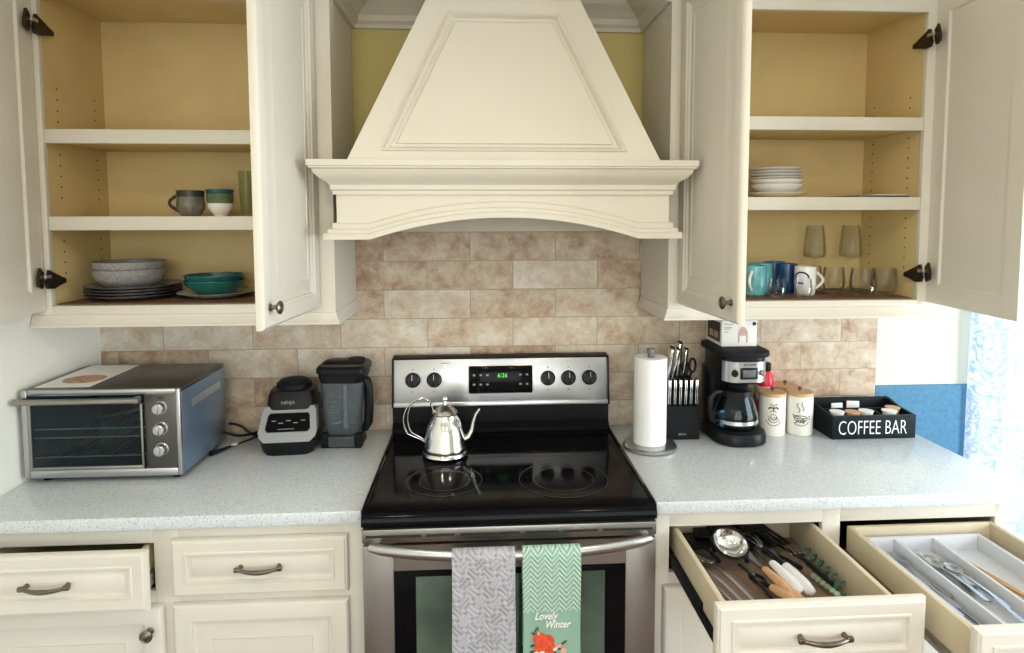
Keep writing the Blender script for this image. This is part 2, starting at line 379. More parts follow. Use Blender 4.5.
# tiled backsplash, blue lower wall, white left strip
b = B(); b.box(-1.2975, 1.466, -.001, .0115, .86, 1.614)
for v in b.b.verts: v.co -= Vector((-.182, 0, 1.5125-.1018*8))
o = struct('wall_backsplash', b, TILE); o.location = (-.182, 0, 1.5125-.1018*8)
b = B(); b.box(1.4665, 1.835, -.002, .0115, .10, 1.037, .002); struct('trim_1', b, BLUE)
CROWN = [(0, 0), (.012, 0), (.014, .012), (.024, .022), (.026, .040), (.045, .058), (.072, .078), (.085, .098), (.088, .112), (.100, .118), (.102, .135), (0, .135)]
b = B(); b.sweep([(-.4275, -.33, 2.307), (-.4275, .011, 2.307), (.5795, .011, 2.307), (.5795, -.33, 2.307)], CROWN); struct('trim_2', b, PAINT)
for lx, ly in FILL_LAMPS:  # fixtures added to hold the fill lamps
    r = thing('added_ceiling_light', ('left ' if lx < 0 else 'right ')+('near ' if ly > -2 else 'far ')+'added round ceiling downlight with pale glowing lens', 'ceiling light', (lx, ly, 2.49), group='added fill downlights')
    B().lathe([(.075, .0095), (.10, .0095), (.10, .004), (.078, 0), (.075, 0)], (0, 0, 0)).build('trim_ring', WHITEP, r, local=True)
    B().lathe([(.0, .0065), (.072, .0065), (.072, .0095), (0, .0095)], (0, 0, 0)).build('lens', LAMPG, r, local=True)
# lace curtain in front of the glass door
r = thing('curtain', 'white lace curtain with pale blue pattern hanging in folds at the glass door', 'curtain', (1.812, -.03, .03))
b = B(); nx = 90; zs = [0, .35, .7, 1.05, 1.4, 1.75, 2.1]
rings = []
for z in zs:
    f = []; 
    for i in range(nx+1):
        u = i/nx; f.append((u*1.05, .022*sin(u*44+.35*sin(z*2.2))+.010*sin(u*91+1), z))
    rings.append(f+[(p[0], p[1]+.0012, p[2]) for p in f[::-1]])
b.loft(rings).build('fabric', LACE, r, local=True, ang=80)
B().tube([(-.02, 0, 2.13), (1.07, 0, 2.13)], .012).build('curtain_rod', WHITEP, r, local=True)

# ------------------------------------------------------------------ pulls and knobs
def pull(parent, x, y, z, w=.105):
    b = B(); pts = []; rad = []
    for i in range(13):
        t = -1+2*i/12; pts.append((x+t*w/2, y-.026+.011*t*t, z-.004+.004*t*t)); rad.append(.0042+.0022*(1-abs(t)))
    b.tube(pts, rad, 10)
    for s_ in (-1, 1):
        b.tube([(x+s_*w/2*.92, y, z), (x+s_*w/2*.92, y-.018, z)], [.0062, .0048], 10)
        b.box(x+s_*w/2-.008, x+s_*w/2+.008, y-.021, y-.011, z-.006, z+.006, .003)
    return b.build('handle', BRONZE, parent)
def knob(parent, loc, d):
    """round knob, axis direction d"""
    q = Vector((0, 0, 1)).rotation_difference(Vector(d)).to_matrix().to_4x4(); q.translation = loc
    b = B(); b.lathe([(.009, 0), (.009, .002), (.0055, .005), (.005, .016), (.012, .019), (.0165, .023), (.0165, .026), (.012, .029), (.010, .028), (.006, .030), (0, .031)], xf=q, seg=24)
    return b.build('knob', BRONZE, parent, local=True)
def hinge(parent, x, side, z, y=-.33):
    """euro hinge: cup plate on the door stile, arm tapering into the cabinet; side=+1 when the cabinet lies to +x"""
    s_ = side
    b = B(); b.prism([(y-.060, z-.004), (y-.050, z+.026), (y-.038, z+.012), (y-.038, z-.016), (y-.044, z-.034), (y-.060, z-.026)], 'x', x-s_*.004, x+s_*.004)
    b.prism([(y-.034, z-.022), (y-.022, z+.018), (y-.012, z+.012), (y+.03, z-.006), (y+.048, z-.012), (y+.05, z-.024), (y+.02, z-.03), (y-.006, z-.038), (y-.028, z-.036)], 'x', x+s_*.002, x+s_*.012)
    o = b.build('hinge', HINGE, parent)
    b = B(); b.box(min(x+s_*.004, x+s_*.013), max(x+s_*.004, x+s_*.013), y-.045, y-.018, z-.006, z+.004, .001)
    b.build('hinge_link', NICKEL, o); return o

# ------------------------------------------------------------------ upper cabinets
YF = -.333
SHP = [(.0, 0), (.014, 0), (.015, .006), (.011, .010), (.008, .018), (.004, .024), (.003, .034), (0, .036)]
def upper(x0, x1, o0, o1, shelves, floor_z, label, inner):
    """x0..x1 outside, o0..o1 door opening"""
    r = thing('upper_cabinet', label, 'cabinet', ((x0+x1)/2, -.17, 1.348))
    zb, zt, ot = 1.348, 2.47, 2.2885
    for a, c in ((x0, x0+.016), (x1-.016, x1)):
        b = B(); b.box(a, c, YF+.019, -.0025, zb, zt); b.build('side_panel', PAINT, r)
    b = B(); b.box(x0, o0, YF, YF+.019, zb, zt, .0008); b.box(o1, x1, YF, YF+.019, zb, zt, .0008)
    b.box(o0, o1, YF, YF+.019, zb, floor_z-.004, .0008); b.box(o0, o1, YF, YF+.019, ot, zt, .0008); b.build('face_frame', PAINT, r)
    b = B(); b.box(x0+.016, x1-.016, YF+.019, -.0025, zb+.012, zb+.018); b.build('underside', PAINT, r)
    b = B(); b.box(x0+.016, o0-.001, YF+.02, -.008, floor_z-.004, 2.31); b.box(o1+.001, x1-.016, YF+.02, -.008, floor_z-.004, 2.31)
    b.box(o0-.001, o1+.001, -.014, -.004, floor_z-.004, 2.31); b.box(o0-.001, o1+.001, YF+.02, -.014, 2.31, 2.326)
    b.box(o0-.001, o1+.001, YF+.02, -.014, floor_z-.02, floor_z-.004); b.build('interior_lining', MAPLE, r, smooth=False)
    for z in shelves:
        b = B(); b.box(o0+.001, o1-.001, YF+.026, -.016, z-.034, z, .0008); s1 = b.build('shelf', MAPLE, r)
        b = B(); b.box(o0+.001, o1-.001, YF+.004, YF+.0255, z-.040, z, .001); b.build('shelf_edge', PAINT, s1)
    b = B()
    for xx, sg in ((o0-.001, 1), (o1+.001, -1)):
        for yy in (-.26, -.07):
            for k in range(24):
                z = 1.50+k*.032
                if z < 2.05 and all(abs(z-q+.01) > .035 for q in shelves):
                    B().lathe([(0, 0), (.0028, 0), (.0028, .001), (0, .001)], seg=8, xf=Matrix.Translation((xx, yy, z)) @ Matrix.Rotation(sg*pi/2, 4, 'Y')).build('shelf_pin_hole', INK, r)
    if inner > 0: path = [(x0, YF, zb), (x1, YF, zb), (x1, -.003, zb)]
    else: path = [(x0, -.003, zb), (x0, YF, zb), (x1, YF, zb)]
    b = B(); b.sweep(path, SHP); b.build('light_rail', PAINT, r)
    if inner > 0: path = [(x0+.002, YF, 2.345), (x1, YF, 2.345)]
    else: path = [(x0, YF, 2.345), (x1, YF, 2.345)]
    b = B(); b.sweep(path, CROWN); b.build('crown_molding', PAINT, r)
    return r
def door(cab, hx, ang, w, side, z0=1.397, z1=2.333):
    """hinged at hx; side=+1: closed door would run to +x; ang degrees opened"""
    t = .02
    rx = hx-cab.location.x
    pb = panel(w, z1-z0, t, FRONT, BACK)
    if side < 0:
        for v in pb.b.verts: v.co.x -= w
    d = pb.build('door', PAINT, cab, local=True)
    d.location = (rx, YF-.004-cab.location.y, z0-cab.location.z)
    d.rotation_euler = (0, 0, radians(-ang*side))
    knob(d, (side*(w-.035), -t, .052), (0, -1, 0))
    return d
UL = upper(-1.2945, -.4280, -1.240, -.515, (1.919, 1.669), 1.413, 'cream upper cabinet left of the range hood holding grey and teal dishes', 1)
UR = upper(.5800, 1.4665, .650, 1.3800, (1.971, 1.7255), 1.407, 'cream upper cabinet right of the range hood holding mugs and clear glasses', -1)
d = door(UL, -1.254, 88, .398, 1)
d = door(UL, -.488, 84.5, .398, -1)
d = door(UR, .626, 85.5, .395, 1)
d = door(UR, 1.404, 84.5, .395, -1)
for cab, x, sd in ((UL, -1.2385, 1), (UR, 1.3785, -1)):
    for z in (2.215, 1.498): hinge(cab, x, sd, z)
o = tag(B().box(-1.238, -.517, -.309, -.016, 0, .003).rebase((-.86, -.16, 0)).build('shelf_liner', LINER), 'dark brown liner on the floor of the left upper cabinet', 'liner'); place(o, (-.86, -.16, 1.4095))
o = tag(B().box(.652, 1.378, -.309, -.016, 0, .003).rebase((1.0, -.16, 0)).build('shelf_liner', LINER), 'dark brown liner on the floor of the right upper cabinet', 'liner'); place(o, (1.0, -.16, 1.4035))

# ------------------------------------------------------------------ range hood
hx = .0755
r = thing('range_hood', 'large cream painted wooden range hood with arched mantle over the stove', 'range hood', (hx, -.25, 1.60))
def trap(z):  # half width, front y
    return .4285-.462*(z-1.82), -.50+.20*(z-1.82)
z0, z1 = 1.82, 2.285
h0, y0 = trap(z0); h1, y1 = trap(z1)
# face plane coordinates: (x, s) with s along the sloping face
sl = sqrt(1+.2**2)
def face(p, dep):  # p=(x, z on face); dep = depth behind face
    z = p[1]; y = -.50+.20*(z-1.82); return (hx+p[0], y+dep*.98, z+dep*.0)
P0 = [(-h0, z0), (h0, z0), (h1, z1), (-h1, z1)]
rings = [[(hx-h0, .008, z0), (hx+h0, .008, z0), (hx+h1, .008, z1), (hx-h1, .008, z1)]]
def insetq(a, bt, tp):
    # side inset a (horizontal), bottom bt, top tp
    zb_, zt_ = z0+bt, z1-tp
    hb = trap(zb_)[0]-a; ht = trap(zt_)[0]-a; return [(-hb, zb_), (hb, zb_), (ht, zt_), (-ht, zt_)]
for a, bt, tp, dep in ((0, 0, 0, 0), (.098, .024, .044, 0), (.101, .026, .046, -.006), (.110, .031, .053, -.009), (.115, .034, .057, -.004), (.119, .037, .061, .007), (.132, .044, .071, .007), (.137, .047, .075, .001), (.144, .051, .080, .001)):
    a2 = a*.82
    rings.append([face(p, dep) for p in insetq(a2, bt, tp)])
b = B(); b.loft(rings); b.build('tapered_body', PAINT, r)
b = B(); b.box(hx-h1-.004, hx+h1+.004, y1-.012, .008, z1, z1+.02, .002); b.box(hx-h1+.004, hx+h1-.004, y1-.002, .008, z1+.02, 2.498); b.build('chimney', PAINT, r)
yb = -.455; xb0, xb1 = hx-.468, hx+.468
# mantle: cove crown with a flat shelf on top
COVE = [(0, -.092), (.008, -.092), (.009, -.082), (.014, -.078), (.015, -.066), (.024, -.056), (.040, -.046), (.050, -.034), (.054, -.024), (.060, -.022), (.0605, -.018), (.064, -.016), (.064, 0), (0, 0)]
b = B(); b.sweep([(xb0, -.356, 1.82), (xb0, yb, 1.82), (xb1, yb, 1.82), (xb1, -.356, 1.82)], [(p[0], p[1]) for p in COVE])
# out must point outward: path runs back->front on the left
b.box(xb0+.002, xb1-.002, yb+.002, .006, 1.80, 1.8195); b.build('mantle_shelf', PAINT, r)
# valance board with arched bottom edge
def arch(u0, u1, zlow, zhigh, n=28):
    c = (u0+u1)/2; hw = (u1-u0)/2; s_ = zhigh-zlow; R_ = (hw*hw+s_*s_)/(2*s_)
    return [(c+hw*(-1+2*i/n), zhigh-R_+sqrt(R_*R_-(hw*(-1+2*i/n))**2)) for i in range(n+1)]
ax0, ax1 = hx-.375, hx+.375
A = arch(ax0, ax1, 1.606, 1.666)
poly = [(xb0, 1.606)]+A+[(xb1, 1.606), (xb1, 1.80), (xb0, 1.80)]
b = B()
# build as strips so the concave outline stays clean
xs = [xb0]+[p[0] for p in A]+[xb1]; zs_ = [1.606]+[p[1] for p in A]+[1.606]
rings = [[(x, yb, z), (x, yb, 1.80), (x, yb+.02, 1.80), (x, yb+.02, z)] for x, z in zip(xs, zs_)]
b.loft(rings); b.box(xb0, xb0+.02, yb+.02, .006, 1.606, 1.80); b.box(xb1-.02, xb1, yb+.02, .006, 1.606, 1.80); b.build('valance', PAINT, r)
b = B()
for k, (hh, out) in enumerate(((.018, .022), (.030, .015), (.046, .007))):
    e = out*1.5
    xs = [xb0-e, ax0]+[p[0] for p in A[1:-1]]+[ax1, xb1+e]; zz = [1.604, 1.604]+[p[1]-.002 for p in A[1:-1]]+[1.604, 1.604]
    rings = []
    for i, (x, z) in enumerate(zip(xs, zz)):
        rings.append([(x, yb-out, z), (x, yb-out, z+hh-.004), (x, yb-out+.004, z+hh), (x, yb+.001, z+hh), (x, yb+.001, z)])
    b.loft(rings)
    for sx_, x in ((-1, xb0), (1, xb1)):
        xa, xc = sorted((x, x+sx_*e)); b.box(xa, xc, yb+.001, -.05, 1.604, 1.604+hh, .001)
b.build('arched_molding', PAINT, r)
b = B(); b.box(xb0+.021, xb1-.021, yb+.021, -.03, 1.675, 1.69); b.build('hood_liner', STEEL, r)
b = B(); b.box(-.427, .579, -.001, .0115, 1.6145, 1.70); struct('trim_3', b, PAINT)

# ------------------------------------------------------------------ base cabinets
def base_cab(x0, x1, ops, label, stile_mid):
    r = thing('base_cabinet', label, 'cabinet', ((x0+x1)/2, -.3, 0))
    yf = -.62; zt = .8785
    b = B(); b.box(x0, x0+.016, yf+.019, -.004, .1, zt); b.build('side_panel', PAINT, r)
    b = B(); b.box(x1-.016, x1, yf+.019, -.004, .1, zt); b.build('side_panel', PAINT, r)
    b = B(); b.box(x0, ops[0][0], yf, yf+.019, .1, zt, .0008); b.box(ops[-1][1], x1, yf, yf+.019, .1, zt, .0008); b.box(ops[0][1], ops[1][0], yf, yf+.019, .1, zt, .0008)
    for o0, o1 in ops:
        b.box(o0, o1, yf, yf+.019, .832, zt, .0008); b.box(o0, o1, yf, yf+.019, .668, .704, .0008); b.box(o0, o1, yf, yf+.019, .1, .14, .0008)
    b.build('face_frame', PAINT, r)
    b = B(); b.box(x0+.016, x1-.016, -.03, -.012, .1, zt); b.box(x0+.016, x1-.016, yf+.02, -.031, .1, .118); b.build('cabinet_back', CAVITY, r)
    b = B(); b.box(x0+.02, x1-.02, yf+.06, yf+.075, 0, .1); b.build('toe_kick', PAINT, r)
    return r
def drawer(cab, o0, o1, open_, fx0, fx1, blen, mt=DBOX, hasmat=False):
    yf = -.6205-open_     # back plane of the drawer front
    t = .013; xa, xb = o0+.016, o1-.016; zb_, zt_ = .718, .822
    b = B(); b.box(xa, xa+t, yf+.001, yf+blen, zb_, zt_, .0015); b.box(xb-t, xb, yf+.001, yf+blen, zb_, zt_, .0015)
    b.box(xa+t, xb-t, yf+blen-t, yf+blen, zb_, zt_, .001); b.box(xa+t, xb-t, yf+.001, yf+.014, zb_, zt_, .001)
    b.box(xa+t, xb-t, yf+.014, yf+blen-t, zb_+.003, zb_+.009)
    dr = b.build('drawer', mt, cab)
    p = panel(fx1-fx0, .152, .020, FRONTD)
    for v in p.b.verts: v.co += Vector((fx0, yf, .693))
    f = p.build('drawer_front', PAINT, dr)
    pull(dr, (fx0+fx1)/2, yf-.0165, .770)
    for x, sd in ((xa, -1), (xb, 1)):
        b = B(); x2 = x+sd*.012; b.box(min(x, x2), max(x, x2), yf+.01, yf+blen, .722, .740, .002); b.box(min(x, x2), max(x, x2), yf+.01+open_*.35, min(yf+blen, -.56), .740, .756, .002)
        b.build('drawer_slide', BLACKM if open_ > .3 and fx0 < .9 else STEELD, dr)
    return dr
def cab_door(cab, x0, x1, kx):
    p = panel(x1-x0, .535, .020, FRONT)
    for v in p.b.verts: v.co += Vector((x0, -.6205, .138))
    d = p.build('door', PAINT, cab)
    if kx:
        q = Matrix.Translation(Vector((kx, -.6405, .610))-cab.location)
        b = B(); b.lathe([(.009, 0), (.009, .002), (.0055, .005), (.005, .016), (.012, .019), (.0165, .023), (.0165, .026), (.012, .029), (.010, .028), (.006, .030), (0, .031)], xf=q @ Matrix.Rotation(pi/2, 4, 'X'), seg=24)
        b.build('knob', BRONZE, d, local=True)
BL = base_cab(-1.2950, -.306, [(-1.275, -.838), (-.775, -.36)], 'cream base cabinet left of the stove with two drawers and two doors', None)
drawer(BL, -1.275, -.838, .055, -1.290, -.823, .50)
drawer(BL, -.775, -.36, 0, -.791, -.344, .50)
cab_door(BL, -1.290, -.815, -.845); cab_door(BL, -.791, -.344, None)
BR = base_cab(.464, 1.462, [(.508, .934), (.984, 1.430)], 'cream base cabinet right of the stove with two drawers pulled open', None)
drawer(BR, .508, .934, .362, .497, .961, .50)
drawer(BR, .984, 1.430, .475, .983, 1.460, .47)
cab_door(BR, .490, .952, .912); cab_door(BR, .978, 1.452, 1.02)
# ------------------------------------------------------------------ worktops
def worktop(x0, x1, label):
    b = B(); b.box(x0, x1, -.650, -.004, .8805, .914, .003, 2)
    o = b.rebase(((x0+x1)/2, -.32, .8805)).build('worktop', QUARTZ); o.location = ((x0+x1)/2, -.32, .8805); return tag(o, label, 'countertop')
worktop(-1.2955, -.3055, 'speckled pale quartz countertop left of the stove under the toaster oven')
worktop(.4635, 1.51, 'speckled pale quartz countertop right of the stove under the coffee maker')

# ------------------------------------------------------------------ stove
SX = .079
st = thing('electric_range', 'stainless steel electric range with black glass cooktop', 'stove', (SX, -.35, 0))
x0, x1 = SX-.379, SX+.377
b = B(); b.box(x0+.004, x1-.004, -.655, -.012, .08, .884, .003); b.box(x0+.02, x1-.02, -.60, -.02, 0, .08); b.build('body', BLACKM, st)
b = B(); rr = []
prof = [(-.012, .884), (-.012, .928), (-.62, .926), (-.655, .924), (-.676, .918), (-.685, .906), (-.686, .892), (-.680, .884)]
b.prism(prof, 'x', x0, x1)
b.tube([(x0+.008, -.65, .9255), (x0+.008, -.10, .9285)], .005, 8); b.tube([(x1-.008, -.65, .9255), (x1-.008, -.10, .9285)], .005, 8)
b.build('cooktop', BGLASS, st)
def ring(cx, cy, r_, w_=.0016):
    b = B(); 
    b.lathe([(r_-w_, 0), (r_-w_, .0004), (r_+w_, .0004), (r_+w_, 0)], (cx, cy, .9268), 64, closed=True)
    return b.build('burner_ring', GREYM, st)
for cx, cy, r_ in ((-.10, -.50, .105), (-.10, -.50, .070), (-.095, -.245, .075), (.235, -.51, .125), (.235, -.51, .085), (.235, -.245, .075)): ring(cx, cy, r_)
# backguard
b = B(); b.prism([(-.012, .929), (-.012, 1.172), (-.030, 1.186), (-.052, 1.184), (-.060, 1.165), (-.078, 1.03), (-.080, 1.012), (-.0805, .960), (-.092, .950), (-.100, .942), (-.100, .929)], 'x', x0+.002, x1-.007)
bk = b.build('backguard', BLACKG, st)
# the sloped control panel
ca = math.atan2(.018, .135)
PM = Matrix.Translation((SX, -.0602, 1.165)) @ Matrix.Rotation(-ca, 4, 'X')   # local: x across, z up along the panel, y out of it
PM = Matrix.Translation((SX, -.0795, 1.025)) @ Matrix.Rotation(-ca, 4, 'X')
b = B(); b.box(-.376, .371, -.006, .004, .004, .152, .003, xf=PM); b.box(-.376, .371, -.010, .002, -.010, .006, .003, xf=PM); cp = b.build('control_panel', STEEL, st)
b = B(); b.box(-.379, -.372, -.012, .04, -.012, .158, .003, xf=PM); b.box(.366, .373, -.012, .04, -.012, .158, .003, xf=PM); b.box(-.376, .370, -.008, .02, .152, .159, .003, xf=PM); b.build('panel_end_caps', BLACK, st)
b = B(); b.box(-.121, .109, -.009, .0, .030, .132, .008, xf=PM); b.build('display_bezel', NICKEL, st)
b = B(); b.box(-.118, .106, -.0105, .0, .033, .129, .007, xf=PM); disp = b.build('display', BGLASS, st)
def onpanel(name, txt, m, x, z, size, **k):
    o = text(None, name, txt, m, st, (0, 0, 0), size, rot=(pi/2, 0, 0), **k)
    o.data.transform(Matrix.Translation(-st.location) @ PM @ Matrix.Translation((x, -.0115 if name == 'clock_digits' else -.0068, z))); return o
onpanel('clock_digits', '6:26', GREENG, 0.0, .088, .020)
b = B()
for i, x in enumerate((-.098, -.075, -.052, .062, .085)):
    for z in (.064, .096): B().box(x-.004, x+.004, -.0112, -.0100, z-.003, z+.003, 0, xf=PM).build('display_button', INKG, st)
for x in (-.308, -.235, .158, .230, .303):
    kb = B(); kb.lathe([(.026, 0), (.026, .003), (.0225, .005), (.0215, .024), (.019, .026), (0, .026)], seg=32, xf=PM @ Matrix.Translation((x, -.006, .082)) @ Matrix.Rotation(pi/2, 4, 'X'))
    kb.box(x-.0035, x+.0035, -.037, -.030, .061, .104, .0015, xf=PM)
    k_ = kb.build('control_knob', BLACK, st)
    b = B(); b.box(x-.0008, x+.0008, -.0376, -.0365, .084, .103, xf=PM); b.build('pointer', WHITEL, k_)
    b = B(); b.box(x-.003, x+.003, -.0066, -.0058, .116, .121, xf=PM); b.box(x-.004, x+.004, -.0066, -.0058, .040, .045, xf=PM)
    for a in range(-3, 4):
        if a: b.box(x+.031*sin(a*.62)-.0007, x+.031*sin(a*.62)+.0007, -.0066, -.0058, .082+.031*cos(a*.62)-.0015, .082+.031*cos(a*.62)+.0015, xf=PM)
    b.build('dial_marks', INKG, st)
b = B(); b.lathe([(0, 0), (.003, 0), (.003, .002), (0, .003)], seg=12, xf=PM @ Matrix.Translation((-.197, -.006, .127)) @ Matrix.Rotation(pi/2, 4, 'X')); b.build('indicator_light', LAMPG, st)
b = B(); b.box(-.213, -.181, -.0066, -.0058, .137, .140, xf=PM); b.build('indicator_caption', INKG, st)
# front: vent strip, oven door, drawer
b = B(); b.box(x0+.002, x1-.002, -.690, -.657, .846, .882, .004); b.build('vent_strip', STEELD, st)
b = B()
for a, c in ((.012, .150), (.163, .235), (.248, .40), (.413, .50), (.513, .60), (.613, .742)): b.box(x0+a, x0+c, -.6912, -.680, .861, .867)
b.build('vent_slots', CAVITY, st)
dx0, dx1, dz0, dz1, dy = x0+.004, x1-.004, .20, .842, -.694
b = B(); wx0, wx1, wz0, wz1 = SX-.297, SX+.293, .36, .776
b.box(dx0, dx1, dy+.012, -.657, dz0, dz1, .003)
b.box(dx0, wx0, dy, dy+.012, dz0, dz1, .004); b.box(wx1, dx1, dy, dy+.012, dz0, dz1, .004); b.box(wx0-.001, wx1+.001, dy, dy+.012, wz1, dz1, .0); b.box(wx0-.001, wx1+.001, dy, dy+.012, dz0, wz0, .0)
od = b.build('oven_door', STEELD, st)
b = B(); b.box(wx0, wx1, dy+.002, dy+.011, wz0, wz1, .003); b.build('window_frame_glass', BGLASS, od)
b = B(); b.box(SX-.243, SX+.240, dy+.0008, dy+.002, wz0+.05, wz1-.018, 0); b.build('window_glass', COATG, od)
b = B(); pts = []; rad = []
for i in range(25):
    t = -1+2*i/24; pts.append((SX+t*.352, -.712-.052*(1-t*t)**.8, .848-.004*(1-t*t))); rad.append(.012 if abs(t) < .97 else .010)
b.tube(pts, rad, 16, flat=1.15)
for s_ in (-1, 1): b.tube([(SX+s_*.345, -.690, .842), (SX+s_*.345, -.716, .846)], [.012, .011], 12)
b.build('handle', STEEL, od)
b = B(); b.box(dx0, dx1, -.690, -.657, .085, .192, .004); b.build('bottom_drawer', STEELD, st)

# ------------------------------------------------------------------ towels on the oven handle
def drape(name, m, xc, w, zbot, zback, label, wav, seed):
    t0 = (xc-SX)/.352; yc = -.712-.052*(1-t0*t0)**.8; zc = .848-.004*(1-t0*t0); R_ = .0165
    r = thing(name, label, 'towel', (xc, yc, zc))
    path = []
    n = 26
    for i in range(n): path.append((-R_, -(1-i/n)*(zc-zbot)))
    for i in range(13): a = pi-pi*i/12; path.append((R_*cos(a), R_*sin(a)))
    for i in range(1, 14): path.append((R_, -(i/13)*(zc-zback)))
    rings = []
    nx_ = 28
    for k in range(nx_+1):
        u = -1+2*k/nx_; ring_ = []; o2 = []
        for (yy, zz) in path:
            q = min(1, max(0, -zz/.2)); s_ = -1 if yy < 0 else .25
            dy_ = -wav*q*(.5+.5*sin(u*5+seed+zz*6))*(1 if yy < 0 else 0)
            ww = w/2*(1+.015*sin(zz*22+seed))
            nrm = Vector((yy, max(zz, 0))).normalized() if zz > -.002 else Vector((-1 if yy < 0 else 1, 0))
            ring_.append((u*ww, yy+dy_, zz)); o2.append((u*ww, yy+dy_+nrm.x*.004, zz+nrm.y*.004))
        rings.append(ring_+o2[::-1])
    B().loft(rings).build('cloth', m, r, local=True, ang=80)
    return r
drape('dish_towel', TGREY, .007, .152, .42, .60, 'grey quilted dish towel hanging left on the oven handle', .004, 0)
mt = drape('dish_towel', TMINT, .172, .140, .42, .60, 'mint green dish towel with white script and orange motif on the oven handle', .003, 2)
text(None, 'lettering', 'Lovely', WHITEL, mt, (-.016, -.0246, -.152), .026, sx=.8, shear=.35, bold=.0004)
text(None, 'lettering', 'Winter', WHITEL, mt, (.012, -.0246, -.174), .026, sx=.8, shear=.35, bold=.0004)
ORANGE = mat('orange_print', (.72, .085, .03), .8, noise=.3, nscale=80); ORANGL = mat('pale_orange_print', (.80, .40, .25), .8); DARKLF = mat('dark_leaf_print', (.06, .09, .06), .8); CREAMF = mat('cream_print', (.8, .74, .62), .8)
def blob(parent, name, m, pts, y=-.0235):
    b = B()
    for k, (x, z, rx, rz, a) in enumerate(pts):
        z += .018; ring_ = [(x+rx*cos(t)*cos(a)-rz*sin(t)*sin(a), z+rx*cos(t)*sin(a)+rz*sin(t)*cos(a)) for t in [2*pi*i/18 for i in range(18)]]
        b.prism(ring_, 'y', y-.0006-.00005*k, y+.001)
    return b.build(name, m, parent, local=True, smooth=False)
blob(mt, 'printed_leaves', DARKLF, [(-.044, -.207, .008, .002, -.6), (-.040, -.198, .008, .0015, 1.2), (-.045, -.236, .009, .003, .2), (.028, -.232, .010, .0025, .6), (-.047, -.252, .007, .003, 0), (.004, -.256, .008, .003, .1), (.018, -.247, .007, .002, .1), (-.034, -.196, .007, .0015, 1.7)], -.0240)
blob(mt, 'printed_fruit', ORANGE, [(-.030, -.218, .017, .014, 0), (-.010, -.226, .016, .016, 0), (-.026, -.240, .019, .015, 0), (-.004, -.244, .014, .013, 0)], -.0244)
blob(mt, 'printed_petals', CREAMF, [(-.040, -.256, .008, .005, .3), (-.024, -.258, .007, .008, 0), (-.010, -.262, .008, .006, 0), (.008, -.246, .006, .004, .4)], -.0246)
blob(mt, 'printed_berries', ORANGL, [(.028, -.250, .007, .007, 0), (.016, -.238, .008, .004, .5), (-.033, -.204, .003, .006, 0)], -.0250)
blob(mt, 'white_border', WHITEL, [], -.024) if 0 else None

# ------------------------------------------------------------------ kettle
k = thing('kettle', 'small polished steel gooseneck kettle standing on the black cooktop', 'kettle', (-.108, -.302, .9275))
B().lathe([(0, 0), (.060, 0), (.067, .003), (.069, .008), (.067, .014), (.065, .017), (.066, .024), (.0645, .030), (.063, .034), (.061, .055), (.055, .080), (.045, .104), (.036, .118), (.036, .1215), (.031, .1215), (0, .1205)], seg=48).build('body', CHROME, k, local=True)
B().lathe([(0, .1212), (.0375, .1215), (.0385, .1245), (.036, .128), (.028, .136), (.015, .146), (.006, .151), (.005, .156), (.0085, .160), (.0095, .165), (.007, .171), (0, .173)], seg=40).build('lid', CHROME, k, local=True)
B().tube([(.055, 0, .045), (.072, 0, .052), (.082, 0, .072), (.086, 0, .095), (.094, 0, .118), (.106, 0, .134)], [.012, .0105, .008, .0065, .0055, .005], 14).build('spout', CHROME, k, local=True)
b = B()
for yy, ex in ((-.007, 0), (.007, -.012)):
    pts = []
    for i in range(17):
        a = radians(62+178*i/16); pts.append((-.068+ex*.0+(.052-abs(ex)*.9)*cos(a)*1.05, yy, .105+.055*sin(a)*1.15))
    pts = [(-.030, yy, .118)]+pts[:15]+[(-.070, yy, .048), (-.058, yy, .040)]
    b.tube(pts, .0021, 8)
b.build('handle', CHROME, k, local=True)

k.scale = (1.03, 1.03, 1.07)

# ------------------------------------------------------------------ toaster oven
t = thing('toaster_oven', 'stainless toaster oven with glass door and three knobs by the left wall', 'toaster oven', (-1.072, -.22, .914))
X0, X1, Y0, Y1, Z0, Z1 = -1.283, -.850, -.412, -.095, .930, 1.182
b = B(); b.box(X0, X1, Y0, Y1, Z1-.012, Z1, .005); b.build('top_panel', DKTOP, t)
b = B(); b.box(X1-.008, X1, Y0+.004, Y1, Z0, Z1-.012, .002); b.build('side_panel', GRAYT, t)
b = B(); b.box(X0, X0+.008, Y0+.004, Y1, Z0, Z1-.012, .002); b.build('side_panel', GRAYT, t)
b = B(); b.box(X0+.008, X1-.008, Y1-.008, Y1, Z0, Z1-.012); b.box(X0+.008, X1-.008, Y0+.004, Y1-.008, Z0, Z0+.01); b.box(X1-.105, X1-.098, Y0+.004, Y1-.008, Z0+.01, Z1-.012); b.build('oven_cavity', CAVT, t)
b = B(); b.box(X0, X0+.016, Y0-.008, Y0+.004, Z0, Z1, .003); b.box(X1-.012, X1, Y0-.008, Y0+.004, Z0, Z1, .003); b.box(X0+.016, X1-.012, Y0-.008, Y0+.004, Z0, Z0+.022, .002); b.box(X0+.016, X1-.012, Y0-.008, Y0+.004, Z1-.016, Z1, .003); b.build('front_frame', STEEL, t)
b = B(); b.box(X1-.100, X1-.012, Y0-.006, Y0+.004, Z0+.022, Z1-.016, .001); b.build('control_panel', DKTOP, t)
